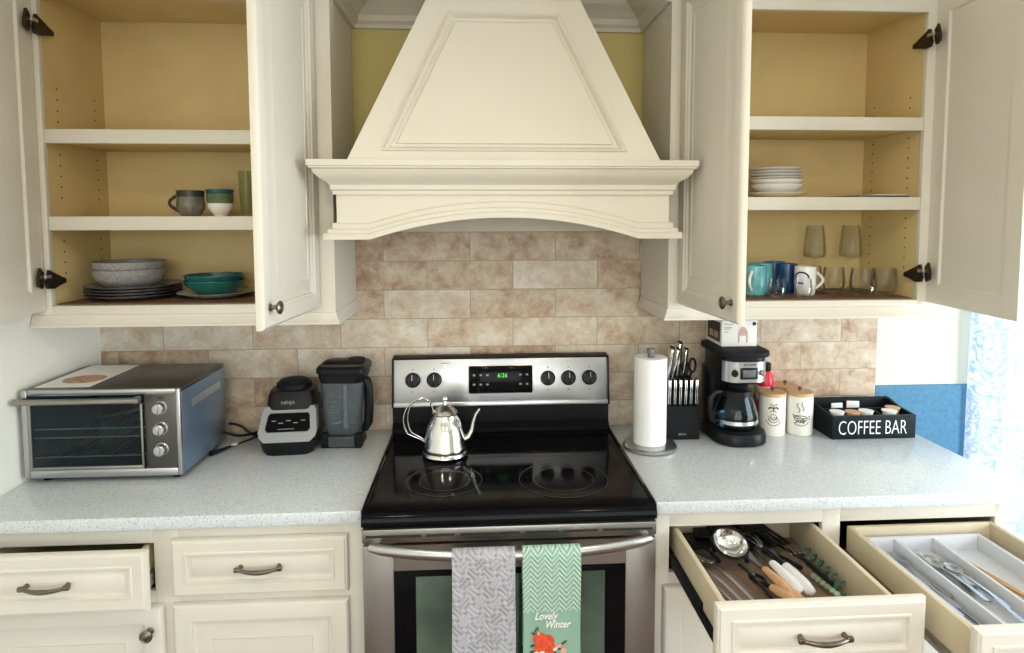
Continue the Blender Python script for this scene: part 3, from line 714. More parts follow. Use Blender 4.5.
for z in (1.128, 1.068, 1.008):
    b = B(); b.lathe([(.019, 0), (.019, .004), (.0165, .006), (.0155, .022), (.013, .024), (0, .024)], seg=28, xf=Matrix.Translation((X1-.054, Y0-.006, z)) @ Matrix.Rotation(pi/2, 4, 'X')); b.box(X1-.0565, X1-.0515, Y0-.034, Y0-.028, z-.012, z+.012, .001); b.build('knob', STEEL, t)
b = B(); b.box(X1-.062, X1-.044, Y0-.0072, Y0-.005, 1.153, 1.159); b.build('indicator_lamp', INK, t)
b = B(); b.box(X0+.018, X1-.102, Y0-.012, Y0-.008, Z0+.024, Z1-.040, .001); dg = b.build('glass_door', SMOKE, t)
b = B(); b.box(X0+.018, X0+.028, Y0-.014, Y0-.007, Z0+.024, Z1-.040, .001); b.box(X1-.108, X1-.102, Y0-.014, Y0-.007, Z0+.024, Z1-.040, .001); b.box(X0+.028, X1-.108, Y0-.014, Y0-.007, Z0+.024, Z0+.034, .001); b.build('door_frame', STEELD, dg)
b = B(); b.tube([(X0+.0, Y0-.034, Z1-.026), (X1-.098, Y0-.034, Z1-.026)], .0085, 12); b.box(X1-.118, X1-.102, Y0-.036, Y0-.012, Z1-.036, Z1-.018, .003); b.box(X0+.002, X0+.018, Y0-.036, Y0-.012, Z1-.036, Z1-.018, .003); b.build('handle', STEELD, dg)
for z in (1.062, 1.038, .985):
    b = B(); b.tube([(X0+.02, Y0+.02, z), (X1-.11, Y0+.02, z)], .0022, 8); b.tube([(X0+.02, Y1-.04, z), (X1-.11, Y1-.04, z)], .0022, 8)
    if z < 1.03:
        for i in range(14): x = X0+.03+i*.0205; b.tube([(x, Y0+.02, z), (x, Y1-.04, z)], .0014, 6)
    b.build('wire_rack', STEEL, t)
b = B()
for i in range(16): y = -.345+i*.0135; b.box(X1-.0005, X1+.0012, y, y+.007, 1.108, 1.132)
b.build('side_vent', INKG if 0 else NICKEL, t)
for x in (X0+.04, X1-.03):
    for y in (Y0+.03, Y1-.04):
        b = B(); b.lathe([(0, 0), (.012, 0), (.014, .016), (0, .016)], (x, y, .9142), 16); b.build('foot', BLACK, t)
p = thing('recipe_sheet', 'white printed sheet with a brown food picture lying on the toaster oven', 'paper', (-1.19, -.245, 1.1822))
B().box(-.075, .075, -.140, .135, 0, .0012).build('paper', SHEET, p, local=True)
b = B(); b.lathe([(0, 0), (.058, 0), (.058, .0004), (0, .0004)], (0.01, -.05, .0013), 32, sx=1, sy=.9); b.build('printed_picture', FOODP, p, local=True)
def cord(name, pts, label, m=BLACK, r_=.0046):
    # Catmull-Rom through points
    P_ = [Vector(q) for q in pts]; out = []
    for i in range(len(P_)-1):
        a, b_, c, d_ = P_[max(i-1, 0)], P_[i], P_[i+1], P_[min(i+2, len(P_)-1)]
        for k_ in range(8):
            s_ = k_/8; out.append(.5*((2*b_)+(c-a)*s_+(2*a-5*b_+4*c-d_)*s_**2+(3*b_-a-3*c+d_)*s_**3))
    out.append(P_[-1]); loc = P_[0]
    o = B().tube([q-loc for q in out], r_, 8).build(name, m); o.location = loc
    return tag(o, label, 'cord')
cord('electric_cable', [(-.855, -.06, .965), (-.82, -.045, .95), (-.78, -.05, .922), (-.74, -.045, .920), (-.715, -.035, .9195)], 'black power cord running from behind the toaster oven to the blender base')
cord('electric_cable', [(-.852, -.12, .955), (-.81, -.10, .935), (-.77, -.06, .930), (-.725, -.03, .945), (-.70, -.02, .96)], 'black power cord looping above the other cords behind the counter appliances')
c = thing('power_plug', 'black plug end with a white tag lying by the toaster oven side', 'plug', (-.835, -.215, .9145))
B().tube([(-.012, -.02, .009), (.0, .0, .009), (.03, .05, .009), (.07, .10, .012), (.10, .13, .018)], [.008, .007, .0034, .0034, .0034], 10).build('plug_cable', BLACK, c, local=True)
B().box(.028, .046, .040, .060, .013, .016, .001).build('tag', WHITEP, c, local=True)

# ------------------------------------------------------------------ blender motor base and jar
m_ = thing('blender', 'black and silver blender motor base beside its empty jar', 'blender', (-.615, -.145, .9145), radians(4))
def rrect(w, d, r_, z, n=5, cy=0, cx=0):
    out = []
    for sx_, sy_, a0 in ((1, 1, 0), (-1, 1, 90), (-1, -1, 180), (1, -1, 270)):
        for i in range(n+1):
            a = radians(a0+90*i/n); out.append((cx+sx_*(w/2-r_)+r_*cos(a), cy+sy_*(d/2-r_)+r_*sin(a), z))
    return out
b = B(); b.loft([rrect(.150, .19, .035, 0), rrect(.165, .205, .038, .012), rrect(.178, .215, .04, .042), rrect(.174, .195, .04, .055, cy=.008), rrect(.160, .16, .035, .12, cy=.03), rrect(.150, .145, .03, .150, cy=.038)]); b.build('housing', BLACK, m_, local=True)
# silver sloped front band
def slope(z): return -.0965+(z-.045)*.72
b = B()
ptsf = [(-.070, .046), (.070, .046), (.086, .060), (.090, .075), (.082, .132), (.074, .142), (-.074, .142), (-.082, .132), (-.090, .075), (-.086, .060)]
b.loft([[(x, slope(z)-.012, z) for x, z in ptsf], [(x*.985, slope(z)+.035, z) for x, z in ptsf]]); b.build('silver_collar', mat('silver_plastic', (.30, .32, .34), .35, .4), m_, local=True)
ptsg = [(-.062, .074), (.062, .074), (.069, .082), (.064, .118), (.058, .124), (-.058, .124), (-.064, .118), (-.069, .082)]
b = B(); b.loft([[(x, slope(z)-.0145, z) for x, z in ptsg], [(x, slope(z)-.010, z) for x, z in ptsg]]); b.build('button_panel', BGLASS, m_, local=True)
b = B()
for i in range(5):
    x = -.045+i*.0225; z = .098 if i % 2 else .104; b.box(x-.007, x+.007, slope(z)-.0155, slope(z)-.0145, z-.002, z+.001)
b.box(-.03, .02, slope(.082)-.0153, slope(.082)-.0143, .0805, .0825); b.build('button_marks', INKG, m_, local=True)
b = B(); b.loft([rrect(.152, .110, .025, .128, cy=.008), rrect(.146, .112, .025, .172, cy=.022), rrect(.138, .11, .03, .186, cy=.026), rrect(.11, .09, .03, .192, cy=.03)]); b.build('coupling_seat', BLACK, m_, local=True)
b = B(); b.lathe([(0, .190), (.058, .190), (.056, .204), (.048, .208), (.044, .214), (.030, .218), (0, .219)], (0, .032, 0), 12); b.build('drive_socket', BLACKM, m_, local=True)
text(None, 'badge', 'NINJA', INKG, m_, (-.005, -.0445, .150), .016, sx=1)

j = thing('blender_jar', 'tall grey tinted blender jar with black lid and handle', 'blender jar', (-.448, -.125, .9145), radians(-3))
b = B(); W0, W1 = .110, .132
outer = [rrect(W0, W0, .022, .040), rrect(W0+.008, W0+.008, .022, .075), rrect(W1-.002, W1-.002, .022, .190), rrect(W1, W1, .022, .225)]
inner = [rrect(W1-.008, W1-.008, .020, .225), rrect(W1-.010, W1-.010, .020, .190), rrect(W0-.001, W0-.001, .020, .075), rrect(W0-.008, W0-.008, .020, .046)]
b.loft(outer+inner, cap0=True, cap1=True); b.build('pitcher', JARG, j, local=True)
b = B(); b.loft([rrect(.120, .122, .02, 0), rrect(.116, .118, .02, .012), rrect(.112, .112, .02, .041)], cap1=True); b.build('jar_foot', BLACK, j, local=True)
for sx_ in (-1, 1):
    b = B(); b.box(sx_*.054-.011, sx_*.054+.011, -.066, -.035, 0, .048, .004); b.build('foot_lug', BLACKM, j, local=True)
b = B(); b.box(-.042, .042, -.0635, -.060, .004, .038, .001); b.build('foot_window', JARG, j, local=True)
b = B(); b.loft([rrect(.136, .134, .026, .215), rrect(.148, .142, .03, .232), rrect(.150, .144, .03, .244), rrect(.160, .150, .03, .248), rrect(.160, .150, .03, .262), rrect(.146, .138, .03, .270)]); b.build('lid', BLACK, j, local=True)
b = B(); b.box(-.066, .066, -.022, .022, .269, .2745, .003); b.lathe([(0, .270), (.028, .270), (.028, .276), (0, .277)], (.03, .04, 0), 20); b.build('lid_handle', BLACKM, j, local=True)
b = B(); b.tube([(.056, .0, .215), (.072, .0, .208), (.078, .0, .185), (.079, .0, .12), (.076, .0, .070), (.064, .0, .048), (.052, .0, .044)], [.014, .016, .015, .015, .015, .014, .012], 14); b.build('handle', BLACK, j, local=True)
b = B(); b.lathe([(0, .047), (.012, .047), (.010, .195), (0, .20)], seg=14)
for z, a in ((.075, .3), (.115, 1.4), (.155, 2.4)):
    for q in (a, a+pi): b.box(0, .040, -.006, .006, -.001, .001, 0, xf=Matrix.Translation((0, 0, z)) @ Matrix.Rotation(q, 4, 'Z') @ Matrix.Rotation(.25, 4, 'Y'))
b.build('stacked_blade', STEEL, j, local=True)
b = B()
for i in range(6): b.box(-.032, -.032+(.014 if i % 2 else .024), -.0606-.0009*i-.0012, -.0598-.0009*i-.0012, .082+i*.018, .0830+i*.018)
b.build('measuring_marks', INKG, j, local=True)

# ------------------------------------------------------------------ paper towel
p = thing('paper_towel_holder', 'round brushed steel paper towel holder beside the stove', 'paper towel holder', (.553, -.243, .9145))
B().lathe([(0, 0), (.080, 0), (.086, .003), (.087, .010), (.084, .014), (.078, .016), (0, .017)], seg=48).build('base', STEEL, p, local=True)
B().lathe([(0, .016), (.006, .016), (.006, .297), (.010, .300), (.0105, .308), (.0125, .314), (.0135, .324), (.012, .3265), (0, .327)], seg=24).build('post', STEELD, p, local=True)
o = B().lathe([(.017, 0), (.0515, 0), (.0525, .003), (.0525, .280), (.0505, .282), (.017, .282)], seg=48, closed=True).build('paper_towel_roll', PAPER)
tag(o, 'white paper towel roll standing on the steel holder', 'paper towels'); place(o, (.553, -.243, .932))

# ------------------------------------------------------------------ knife block
kb = thing('knife_block', 'black knife block between the paper towels and the coffee maker', 'knife block', (.684, -.115, .9145))
B().prism([(-.066, 0), (.060, 0), (.060, .190), (.030, .195), (-.034, .160), (-.036, .120), (-.066, .114)], 'x', -.056, .056).build('block', BLACKM, kb, local=True, smooth=False)
text(None, 'badge', 'BELLA', INKG, kb, (-.002, -.0668, .016), .010)
def knife_handle(L_, w_, big, loc, tilt, lab, grp, nm='steak_knife'):
    r = thing(nm, lab, 'knife', loc, 0, grp); r.rotation_euler = (tilt, 0, 0)
    b = B(); n = 8; rings = []
    for i in range(n+1):
        s_ = i/n; ww = w_*(.85+.25*sin(s_*pi*.9+.5)) * (1 if i < n else .75); rings.append([(q[0], q[1], q[2]) for q in rrect(w_*.62, ww*1.7, w_*.25, s_*L_, n=2, cy=.004*sin(s_*pi))])
    b.loft(rings); b.build('handle', BLACK, r, local=True)
    b = B(); b.box(-w_*.33, -w_*.10, -w_*.95, w_*.2, .004, L_*.97, .0012); b.box(w_*.10, w_*.33, -w_*.95, w_*.2, .004, L_*.97, .0012) if not big else b.box(-w_*.36, -w_*.02, -w_*1.0, w_*.5, L_*.1, L_*.98, .002)
    b.build('steel_side', CHROME, r, local=True)
    b = B(); b.box(-.0008, .0008, -.006, .006, -.012, .001); b.build('blade', STEEL, r, local=True)
    return r
k0 = None
for i in range(6):
    loc = (.6375+i*.0185, -.164, 1.031)
    lab = ('leftmost', 'second from the left', 'third from the left', 'fourth from the left', 'fifth from the left', 'rightmost')[i]+' of the steak knives in the lower row of the block'
    if i == 0: k0 = knife_handle(.090, .0125, False, loc, radians(2), lab, 'steak knives in the lower row of the block')
    else: dup(k0, loc=loc, label=lab)
for i, (x, y, z, L_, ti, sm, w_) in enumerate(((.640, -.125, 1.092, .135, 8, -6, .024), (.662, -.105, 1.096, .122, 6, -10, .022), (.688, -.085, 1.106, .128, 6, -3, .024), (.712, -.075, 1.108, .100, 5, -6, .021))):
    lab = ('leftmost upright knife with a steel sided handle in the block', 'second knife from the left in the top of the block', 'tallest middle knife in the top of the block', 'right hand knife beside the scissors in the block')[i]
    kk = knife_handle(L_, w_, True, (x, y, z), radians(ti), lab, None, 'kitchen_knife'); kk.rotation_euler = (radians(ti), radians(-sm), 0)
sc_ = thing('kitchen_scissors', 'black handled kitchen scissors in the right of the knife block', 'scissors', (.732, -.085, 1.108))
b = B()
for dx, dz in ((-.014, .03), (.013, .038)):
    pts = [(dx+.011*cos(a)*1.0, 0, dz+.024*sin(a)) for a in [2*pi*i/16 for i in range(17)]]; b.tube(pts, .0042, 8)
b.tube([(-.010, 0, .008), (0, 0, -.01)], .005, 8); b.tube([(.009, 0, .012), (0, 0, -.01)], .005, 8); b.build('loops', BLACK, sc_, local=True)
B().box(-.005, .005, -.002, .002, -.04, .0, .001).build('blades', STEEL, sc_, local=True)

# ------------------------------------------------------------------ coffee maker
cm = thing('coffee_maker', 'black drip coffee maker with steel control panel and glass carafe', 'coffee maker', (.866, -.150, .9145))
cm.scale = (.93, 1, 1)
b = B(); b.loft([rrect(.180, .235, .075, 0, n=8), rrect(.196, .250, .08, .006, n=8), rrect(.198, .252, .08, .028, n=8), rrect(.186, .240, .075, .040, n=8), rrect(.17, .22, .07, .042, n=8)]); b.build('base', BLACK, cm, local=True)
B().lathe([(0, .0425), (.070, .0425), (.070, .045), (0, .045)], (-.005, -.035, 0), 32).build('warming_plate', BLACKM, cm, local=True)
b = B(); b.loft([rrect(.165, .085, .03, .040, cy=.078), rrect(.165, .085, .03, .23, cy=.078)]); b.build('water_tank', BLACK, cm, local=True)
b = B(); b.loft([rrect(.140, .21, .045, .205, cy=0, n=6), rrect(.156, .232, .05, .212, cy=0, n=6), rrect(.158, .236, .05, .290, cy=0, n=6), rrect(.158, .236, .05, .296, cy=0, n=6)]); b.build('brew_head', BLACK, cm, local=True)
b = B(); b.loft([rrect(.184, .246, .055, .296, cy=0, n=6), rrect(.190, .250, .055, .302, cy=0, n=6), rrect(.186, .246, .055, .312, cy=0, n=6), rrect(.15, .20, .05, .318, cy=.0, n=6)]); b.build('lid', BLACKM, cm, local=True)
# curved stainless front panel
b = B(); rings = []
def frontarc(n=16):
    pts = []
    for i in range(n+1):
        a = radians(-172+164*i/n); pts.append((a, i/n))
    return pts
pr = rrect(.160, .238, .05, 0, n=6)
pr = [q for q in pr if q[1] < -.074]; pr.sort(key=lambda q: q[0])
rings = [[(q[0], q[1]-.0015, .215), (q[0], q[1]-.0015, .282), (q[0]*.96, q[1]+.01, .282), (q[0]*.96, q[1]+.01, .215)] for q in pr]
b.loft(rings); fp = b.build('control_panel', STEEL, cm, local=True)
B().box(-.028, .034, -.1235, -.118, .226, .264, .004).build('display_bezel', BLACK, cm, local=True)
B().box(-.020, .026, -.1242, -.1230, .233, .257, .001).build('display', mat('lcd_grey', (.10, .115, .12), .3), cm, local=True)
B().lathe([(0, 0), (.012, 0), (.011, .006), (0, .007)], seg=20, xf=Matrix.Translation((-.048, -.1205, .246)) @ Matrix.Rotation(pi/2, 4, 'X')).build('button', BLACK, cm, local=True)
B().lathe([(0, 0), (.010, 0), (.009, .005), (0, .006)], seg=20, xf=Matrix.Translation((.052, -.1200, .246)) @ Matrix.Rotation(pi/2, 4, 'X')).build('button', STEELD, cm, local=True)
text(None, 'badge', 'MR. COFFEE', INK, cm, (.006, -.1208, .2705), .0085)
B().lathe([(0, .176), (.030, .176), (.052, .206), (0, .206)], (-.005, -.035, 0), 28).build('filter_basket', BLACKM, cm, local=True)
# carafe
ca_ = thing('carafe', 'glass coffee carafe with black handle on the coffee maker plate', 'carafe', (.862, -.185, .9597))
B().lathe([(0, 0), (.060, 0), (.068, .004), (.073, .020), (.072, .045), (.062, .080), (.050, .108), (.048, .118), (.045, .118), (.047, .108), (.059, .080), (.069, .045), (.070, .020), (.065, .007), (0, .004)], seg=48).build('glass_body', SMOKE, ca_, local=True)
B().lathe([(.0712, .022), (.0735, .022), (.0737, .034), (.0714, .034)], seg=48, closed=True).build('steel_band', CHROME, ca_, local=True)
B().lathe([(0, .1185), (.050, .1185), (.052, .110), (.0535, .110), (.053, .128), (.020, .134), (0, .134)], seg=36).build('lid', BLACK, ca_, local=True)
B().tube([(-.050, -.01, .122), (-.078, -.018, .124), (-.096, -.022, .105), (-.098, -.022, .06), (-.090, -.02, .03), (-.072, -.015, .022)], [.009, .010, .010, .009, .009, .007], 12).build('handle', BLACK, ca_, local=True)
bx = thing('product_box', 'small white product box with printed sides on top of the coffee maker', 'box', (.866, -.118, 1.2330))
B().box(-.060, .060, -.075, .075, 0, .088, .0012).build('carton', SHEET, bx, local=True)
B().box(-.0612, -.0602, -.060, .055, .012, .078).build('printed_side', INK, bx, local=True)
b = B(); b.box(-.0618, -.0612, -.045, -.012, .022, .045); b.box(-.0618, -.0612, .0, .034, .022, .045); b.build('printed_side_pictures', FOODP, bx, local=True)
b = B(); b.lathe([(0, 0), (.0065, 0), (.0065, .0006), (0, .0006)], seg=20, xf=Matrix.Translation((.050, -.0752, .076)) @ Matrix.Rotation(pi/2, 4, 'X')); b.build('round_emblem', INK, bx, local=True)
b = B()
for z, a, c in ((.074, -.052, -.020), (.064, -.052, -.026), (.058, -.052, -.030), (.048, -.052, -.038)): b.box(a, c, -.0758, -.0750, z, z+.0022)
b.build('printed_lines', INKG, bx, local=True)
b = B(); ring_ = [(.012+.017*cos(a), .038+.030*sin(a)) for a in [pi*i/12 for i in range(13)]]+[(-.005, .01), (.004, .01), (.006, .034), (.018, .034), (.020, .01), (.029, .01)]
b.prism([(.012+.017*cos(a), .036+.030*sin(a)) for a in [pi*i/12 for i in range(13)]], 'y', -.0757, -.0750); b.box(-.005, .001, -.0757, -.075, .012, .037); b.box(.023, .029, -.0757, -.075, .012, .037); b.build('printed_figure', mat('pink_print', (.62, .42, .38), .6), bx, local=True)

# ------------------------------------------------------------------ red bottle, canisters
rb = thing('red_bottle', 'red squeeze bottle with a black cap behind the canisters', 'bottle', (1.028, -.042, .9145))
rb.scale = (1, 1, 1.27)
B().lathe([(0, 0), (.027, 0), (.030, .004), (.030, .110), (.029, .135), (.022, .150), (.017, .156), (0, .156)], seg=28).build('bottle_body', RED, rb, local=True)
B().lathe([(0, .156), (.017, .156), (.019, .160), (.019, .176), (.015, .180), (0, .180)], seg=20).build('cap', BLACK, rb, local=True)
B().lathe([(.0302, .075), (.0306, .075), (.0306, .115), (.0302, .115)], seg=28, closed=True).build('bottle_label', WHITEP, rb, local=True)
def canister(loc, rz, label):
    c = thing('canister', label, 'canister', loc, rz, None)
    B().lathe([(0, 0), (.043, 0), (.0445, .003), (.0445, .134), (.043, .136), (0, .136)], seg=44).build('body', CANW, c, local=True)
    l = B().lathe([(0, .1365), (.0455, .1365), (.0460, .139), (.0460, .145), (.044, .147), (0, .147)], seg=44).build('lid', LIDW, c, local=True)
    B().lathe([(0, .147), (.004, .147), (.0035, .152), (.007, .155), (.0075, .159), (.005, .162), (0, .163)], seg=16).build('lid_knob', BRONZE, l, local=True)
    return c
def wrap(o, R_=.0452):
    for v in o.data.vertices:
        a = v.co.x/R_; rr_ = R_+max(0, -v.co.y); v.co.x = rr_*sin(a); v.co.y = -rr_*cos(a)
def strokes(c, name, lines, m=INK, w_=.0009):
    b = B()
    for ln in lines:
        b.tube([(x, 0, z) for x, z in ln], w_, 6)
    o = b.build(name, m, c, local=True); wrap(o); return o
arc = lambda cx, cz, rx, rz, a0, a1, n=12: [(cx+rx*cos(radians(a0+(a1-a0)*i/n)), cz+rz*sin(radians(a0+(a1-a0)*i/n))) for i in range(n+1)]
c1 = canister((1.014, -.130, .9145), radians(-18), 'front left cream canister with wood lid and a plant emblem')
strokes(c1, 'printed_emblem', [[(-.013, .112), (.013, .112)], [(-.010, .110), (.010, .110)], [(0, .110), (0, .085)]]+[arc(s_*.008, .094, .008, .008*k_, 0, 180, 8) for s_ in (-1, 1) for k_ in (.6, 1.2)]+[[(-.018, .096), (-.006, .104)], [(.018, .096), (.006, .104)], [(-.010, .084), (0, .092)], [(.010, .084), (0, .092)]]+[arc(0, .068, .010, .010, 0, 360, 16), arc(0, .060, .024, .022, 190, 350), arc(0, .064, .018, .014, 200, 340), [(-.018, .072), (-.014, .056), (-.008, .070), (-.004, .058), (.002, .068), (.008, .058), (.014, .068), (.018, .060)]], w_=.0010)
c2 = canister((1.111, -.132, .9145), radians(-20), 'front right cream canister with wood lid and a steaming cup emblem')
strokes(c2, 'printed_emblem', [arc(0, .066, .022, .018, 180, 360), arc(-.002, .066, .022, .005, 0, 360, 18), arc(0, .058, .028, .022, 215, 340), arc(.024, .064, .006, .007, -90, 90), [(-.028, .074), (-.018, .068), (.0, .066)], arc(-.008, .090, .004, .008, -90, 90), arc(-.008, .106, .004, .008, 270, 90), arc(.006, .096, .003, .007, -90, 90), arc(.006, .110, .003, .007, 270, 90)], w_=.0011)
tt = text(None, 'lettering', 'Jolly', INK, c2, (0, 0, .048), .019, ext=.0004, shear=.3, bold=.0003); wrap(tt, .0455)
canister((1.098, -.048, .9145), 0, 'rear cream canister with wood lid standing against the tiles')

# ------------------------------------------------------------------ coffee bar caddy
cbx = thing('coffee_caddy', 'black wooden coffee caddy with white lettering on its front', 'caddy', (1.331, -.134, .9145))
W_, D_, HF, HB = .292, .162, .080, .100
w2_, d2_ = W_/2, D_/2
B().box(-w2_, w2_, -d2_, -d2_+.009, 0, HF, .001).build('front_panel', BOXBLK, cbx, local=True)
B().box(-w2_, w2_, d2_-.009, d2_, 0, HB, .001).build('back_panel', BOXBLK, cbx, local=True)
for s_ in (-1, 1):
    xa, xb = sorted((s_*w2_, s_*(w2_-.009)))
    B().prism([(-d2_+.009, 0), (d2_-.009, 0), (d2_-.009, HB), (-.0, HF+.004), (-d2_+.009, HF)], 'x', xa, xb).build('side_panel', BOXBLK, cbx, local=True)
B().box(-w2_+.009, w2_-.009, -d2_+.009, d2_-.009, 0, .006).build('bottom', BOXBLK, cbx, local=True)
B().box(-w2_+.009, w2_-.009, .014, .021, .006, .078, .001).build('divider', BOXBLK, cbx, local=True)
B().box(.042, .049, -d2_+.009, .014, .006, .074, .001).build('divider', BOXBLK, cbx, local=True)
b = B(); b.box(-w2_, w2_, -d2_, -d2_+.003, HF, HF+.0008); b.box(-w2_, -w2_+.003, -d2_, d2_-.02, HF+.0, HF+.0012); b.build('worn_edge', BOXEDGE, cbx, local=True)
text(None, 'lettering', 'COFFEE BAR', WHITEL, cbx, (-.006, -d2_-.0008, .016), .070, sx=.62, ext=.0008, bold=-.0011)
def mini(name, lab, cat, x, y, z, rz, bb, m, grp, tilt=0):
    o = bb.build(name, m); tag(o, lab, cat, grp); o.location = (1.331+x, -.134+y, .9145+z); o.rotation_euler = (tilt, 0, rz); return o
for i, (x, rz) in enumerate(((-.055, .1), (.002, -.15))):
    mini('sugar_packet', ('left', 'right')[i]+' white sugar packet standing in the back slot of the coffee caddy', 'packet', x, .046, .012, rz, B().box(-.022, .022, -.003, .003, 0, .080 if i else .074, .002), SHEET, None, -.12)
pod = lambda: B().lathe([(0, 0), (.017, 0), (.022, .036), (.0245, .037), (.0245, .039), (0, .0395)], seg=24)
k_ = 0
for zz, spots in ((.0063, ((-.110, -.045), (-.058, -.045), (-.006, -.045), (.0765, -.042), (.1115, -.006))), (.0462, ((-.108, -.040), (-.056, -.046), (-.004, -.038), (.0765, -.042), (.1115, -.006)))):
    for x, y in spots:
        mini('coffee_pod', (('left bottom coffee pod under the top ones in the caddy', 'second bottom coffee pod under the tan one in the caddy', 'third bottom coffee pod under the top ones in the caddy', 'bottom coffee pod just right of the small divider', 'bottom coffee pod at the right end of the caddy')+('leftmost pale coffee pod on top in the caddy', 'tan coffee pod second from the left in the caddy', 'pale coffee pod left of the small divider in the caddy', 'pale coffee pod right of the small divider in the caddy', 'tan coffee pod at the right end of the caddy'))[k_], 'coffee pod', x, y, zz, 0, pod(), (WHITEP, PEACH, WHITEP, WHITEP, PEACH)[k_ % 5], 'coffee pods in the caddy'); k_ += 1

# ------------------------------------------------------------------ dishes
def plate_prof(r_, h=.018): return [(0, .0), (r_*.55, 0), (r_*.62, .003), (r_*.97, h-.003), (r_, h-.001), (r_*.985, h), (r_*.6, .0062), (r_*.5, .0045), (0, .0045)]
def bowl_prof(r_, h, f=.45): return [(0, 0), (r_*f, 0), (r_*f, .003), (r_*.78, h*.35), (r_*.95, h*.7), (r_, h-.001), (r_-.004, h), (r_*.93, h*.72), (r_*.74, h*.38), (r_*.4, .007), (0, .006)]
ZL = 1.4130; ZM = 1.6695
def rim(parent, r_, z, m, t=.0018):
    B().lathe([(r_-t, z-t), (r_+t*.4, z-t), (r_+t*.4, z+t*.6), (r_-t, z+t*.6)], seg=48, closed=True).build('rim', m, parent, local=True)
for i in range(4):
    c = thing('dinner_plate', ('bottom', 'second', 'third', 'topmost')[i]+' dark rimmed grey dinner plate in the stack under the grey bowls', 'plate', (-1.094, -.160, ZL+i*.0092), 0, 'grey dinner plates on the left cabinet floor')
    B().lathe(plate_prof(.136, .016), seg=56).build('dish', GREYC, c, local=True); rim(c, .1355, .0152, GREYRIM, .002)
for i in range(2):
    c = thing('bowl', ('lower', 'upper')[i]+' grey stoneware bowl nested on the dark rimmed plates', 'bowl', (-1.104, -.165, ZL+.0335+i*.024), 0, 'grey bowls on the grey plates')
    B().lathe([(0, 0), (.058, 0), (.060, .003), (.084, .014), (.097, .030), (.1015, .045), (.1020, .058), (.0990, .058), (.0980, .046), (.092, .031), (.078, .016), (.055, .007), (0, .006)], seg=56).build('dish', GREYC, c, local=True); rim(c, .1010, .0580, GREYRIM, .0018)
c = thing('dinner_plate', 'pale dinner plate with a dark edge under the teal bowls', 'plate', (-.842, -.155, ZL))
B().lathe(plate_prof(.116, .017), seg=56).build('dish', CREAMC, c, local=True); rim(c, .1155, .0155, GREYRIM, .0014)
for i in range(2):
    c = thing('bowl', ('lower', 'upper')[i]+' teal bowl stacked on the pale plate in the left cabinet', 'bowl', (-.846, -.158, ZL+.0068+i*.017), 0, 'teal bowls in the left cabinet')
    B().lathe(bowl_prof(.091-.001*i, .047, .55), seg=56).build('dish', TEALC, c, local=True); rim(c, .0905-.001*i, .0465, TEALD, .0015)
# mug and nest of small bowls on the middle shelf
def mug(name, lab, loc, rz, m, h=.09, r_=.042, prof=None, hm=None, hang=0):
    c = thing(name, lab, 'mug', loc, rz)
    pf = prof or [(0, 0), (r_*.82, 0), (r_*.93, .005), (r_, h*.4), (r_, h*.9), (r_*.99, h), (r_*.92, h), (r_*.92, h*.4), (r_*.8, .008), (0, .007)]
    B().lathe(pf, seg=40).build('cup', m, c, local=True)
    pts = [(r_*.92+.0+.028*sin(pi*i/12)*1.0, 0, h*.82-h*.62*i/12) for i in range(13)]
    B().tube(pts, .0048, 10).build('handle', hm or m, c, local=True); return c
mp = [(0, 0), (.026, 0), (.030, .004), (.040, .018), (.0415, .032), (.039, .046), (.0385, .060), (.0395, .066), (.0365, .066), (.035, .046), (.036, .03), (.028, .010), (0, .008)]
cg = mug('mug', 'grey pottery mug with a dark handle and white pattern beside the small bowls', (-.898, -.19, ZM), pi, SMOKE if 0 else mat('grey_brown_pottery', (.17, .165, .13), .3, noise=.4, nscale=50), h=.068, r_=.040, prof=mp, hm=GREYRIM)
cg.scale = (1, 1, 1.2)
B().lathe([(.0372, .050), (.0400, .050), (.0404, .0665), (.0385, .0665)], seg=40, closed=True).build('dark_rim_band', GREYRIM, cg, local=True)
b = B()
for i in range(9):
    a = radians(200+i*18); b.tube([(.0402*cos(a+q*.10), .0402*sin(a+q*.10), .057+.004*sin(q*2)) for q in (-1, -.3, .4, 1)], .0009, 6)
b.build('painted_pattern', WHITEL, cg, local=True)
for i, (m__, lab) in enumerate(((WHITEC, 'white small bowl at the bottom of the nested stack'), (SAGE, 'sage green small bowl second from the bottom of the nested stack'), (SAGE, 'sage green small bowl just below the dark teal one'), (TEALD, 'dark teal small bowl topmost of the nested stack'))):
    c = thing('small_bowl', lab, 'bowl', (-.808, -.19, ZM+.0005+i*.0145), 0, 'small nested bowls on the middle shelf')
    B().lathe(bowl_prof(.039+.0008*i, .040, .5), seg=40).build('dish', m__, c, local=True)
for i, (x, y, rr_) in enumerate(((-.722, -.20, .022), (-.690, -.15, .022))):
    c = thing('drinking_glass', ('front', 'rear')[i]+' olive tinted tall drinking glass half hidden by the open door', 'glass', (x, y, ZM+.0005))
    B().lathe([(0, 0), (.018, 0), (.019, .004), (.025, .140), (.0235, .140), (.0175, .008), (0, .007)], seg=32).build('tumbler', OLIVEG, c, local=True)
